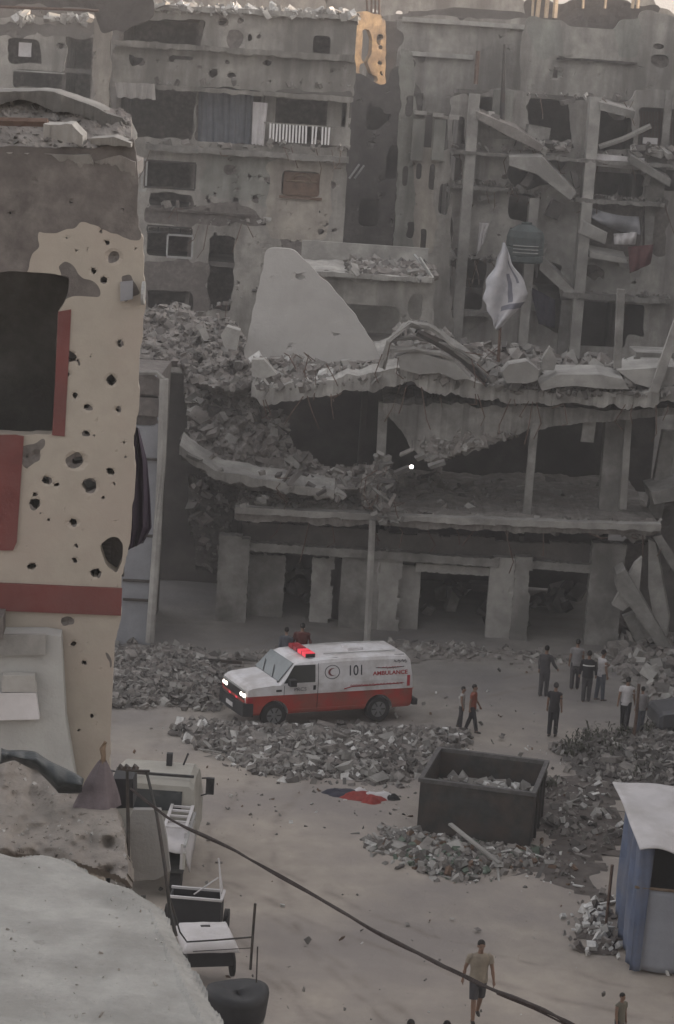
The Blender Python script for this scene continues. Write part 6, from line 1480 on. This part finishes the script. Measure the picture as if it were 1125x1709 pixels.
def carts():
    # white covered cart with black trailer box
    c = G(325,1570); t = thing('box_trailer', 'black open box trailer with white frame standing behind the cream truck', 'trailer', (c.x, c.y, 0), R(-3))
    s = MB(); x0, x1, y0, y1, z0, z1, th = -.62, .55, -.1, .5, .35, 1.0, .04
    s.box(x0,x1,y0,y0+th,z0,z1); s.box(x0,x1,y1-th,y1,z0,z1); s.box(x0,x0+th,y0+th,y1-th,z0,z1-.002); s.box(x1-th,x1,y0+th,y1-th,z0,z1-.002); s.box(x0+th,x1-th,y0+th,y1-th,z0,z0+.04); s.build('box', trim, t, world=False)
    s = MB(); s.box(x0-.02,x1+.02,y0-.03,y0+.03,z1,z1+.05); s.box(x0-.02,x1+.02,y1-.03,y1+.03,z1,z1+.05); s.box(x1-.03,x1+.03,y0+.03,y1-.03,z1,z1+.048); s.build('top_frame', sheet, t, world=False)
    for p in ([(.52,.1,1.0),(.40,.45,1.75)],[(-.1,.2,1.0),(.4,.45,1.35)],[(.52,.45,1.0),(.38,.45,1.8)]):
        s = MB(); s.tube(p, .018, 6); s.build('frame_rod', sheet, t, world=False)
    for x in (x0-.08, x1+.08):
        s = MB(); s.cyl((x-.05,.5,.3), .3,.1,'X',22); s.build('wheel', tyre, t, world=False)
    c = P(312,1487,49.6); 
    rows = []
    for i in range(21):
        v = i/20; rows.append([(-3.85+1.0*u, 47.62+1.85*v, 1.30+.05*math.sin(u*5+v*3)-3.2*max(0, abs(u-.5)-.36)-1.5*max(0, .1-v)-1.0*max(0, v-.93)+.05*float(vn(u*5, v*5, 2))) for u in [j/20 for j in range(21)]])
    s = MB(); s.grid(rows); o = s.build('white_cover', sheet, origin=(c.x,48.2,1.2), smooth=True); k = o.modifiers.new('t','SOLIDIFY'); k.thickness = .02; tag(o, 'off-white cover sheet spread over the load between truck and trailer', 'sheet')
    # handcart under white sheet
    c = G(348,1652); t = thing('covered_handcart', 'handcart under a white sheet between the trailer and the dark tub', 'handcart', (c.x, c.y+.2, 0), R(14))
    rows = []
    for i in range(25):
        v = i/24; row = []
        for j in range(25):
            u = j/24; e = max(abs(u-.5), abs(v-.5))*2; row.append((-.62+1.2*u, -.2+1.35*v, 1.0-.0*e-(.45*max(0, e-.86)*3)+.03*float(vn(u*6, v*6, 4))))
        rows.append(row)
    s = MB(); s.grid(rows); o = s.build('sheet_cover', sheet, t, world=False, smooth=True); k = o.modifiers.new('t','SOLIDIFY'); k.thickness = .02
    s = MB(); s.box(-.5,.47,-.05,1.0,.45,.8); s.build('cart_box', trim, t, world=False)
    for x in (-.6,.57):
        s = MB(); s.cyl((x-.03,.5,.28), .28,.06,'X',22); s.build('wheel', tyre, t, world=False)
    s = MB(); s.box(-.1,.1,.75,.82,1.02,1.04); s.build('dark_patch', trim, t, world=False)
    # tub
    c = G(390,1757); t = thing('dark_tub', 'big black topped tub with pale grey body at the bottom left of the street', 'tub', (c.x, c.y, 0))
    s = MB(); rows = []
    for r_, z in ((.50,0),(.55,.05),(.56,.5),(.57,.9)): rows.append([(r_*math.cos(q), r_*math.sin(q), z) for q in np.linspace(0, 6.283, 33)[:-1]])
    s.grid(rows, wrap=True); s.f += [tuple(range(31,-1,-1))]; s.m += [0]; s.build('tub_body', mat('grey_green_tub', (.2,.205,.19), .12, 3, rough=.7), t, world=False)
    s = MB(); rows = []
    for r_, z in ((.575,.80),(.60,.84),(.63,1.2),(.6,1.32),(.45,1.33),(.2,1.29),(.0,1.28)): rows.append([(r_*math.cos(q)*(1+.04*math.sin(q*3+z*5)), r_*math.sin(q)*(1+.04*math.sin(q*2)), z+.04*math.sin(q*2+.5)) for q in np.linspace(0, 6.283, 33)[:-1]])
    s.grid(rows, wrap=True); s.build('black_liner', trim, t, world=False, smooth=True)
carts()

# ------------------------------------------------------------------ dusty air
def haze():
    b = MB(); b.box(-905, 905, -305, 1205, -1.3, 45)
    m = bpy.data.materials.new('dust_haze'); m.use_nodes = True; n = m.node_tree.nodes; n.remove(n['Principled BSDF'])
    v = n.new('ShaderNodeVolumePrincipled'); v.inputs['Color'].default_value = (.80,.77,.75,1); v.inputs['Density'].default_value = .0013; v.inputs['Anisotropy'].default_value = .1
    m.node_tree.links.new(v.outputs[0], n['Material Output'].inputs['Volume'])
    o = b.build('haze', m, origin=(0,0,0)); tag(o, kind='stuff')
haze()
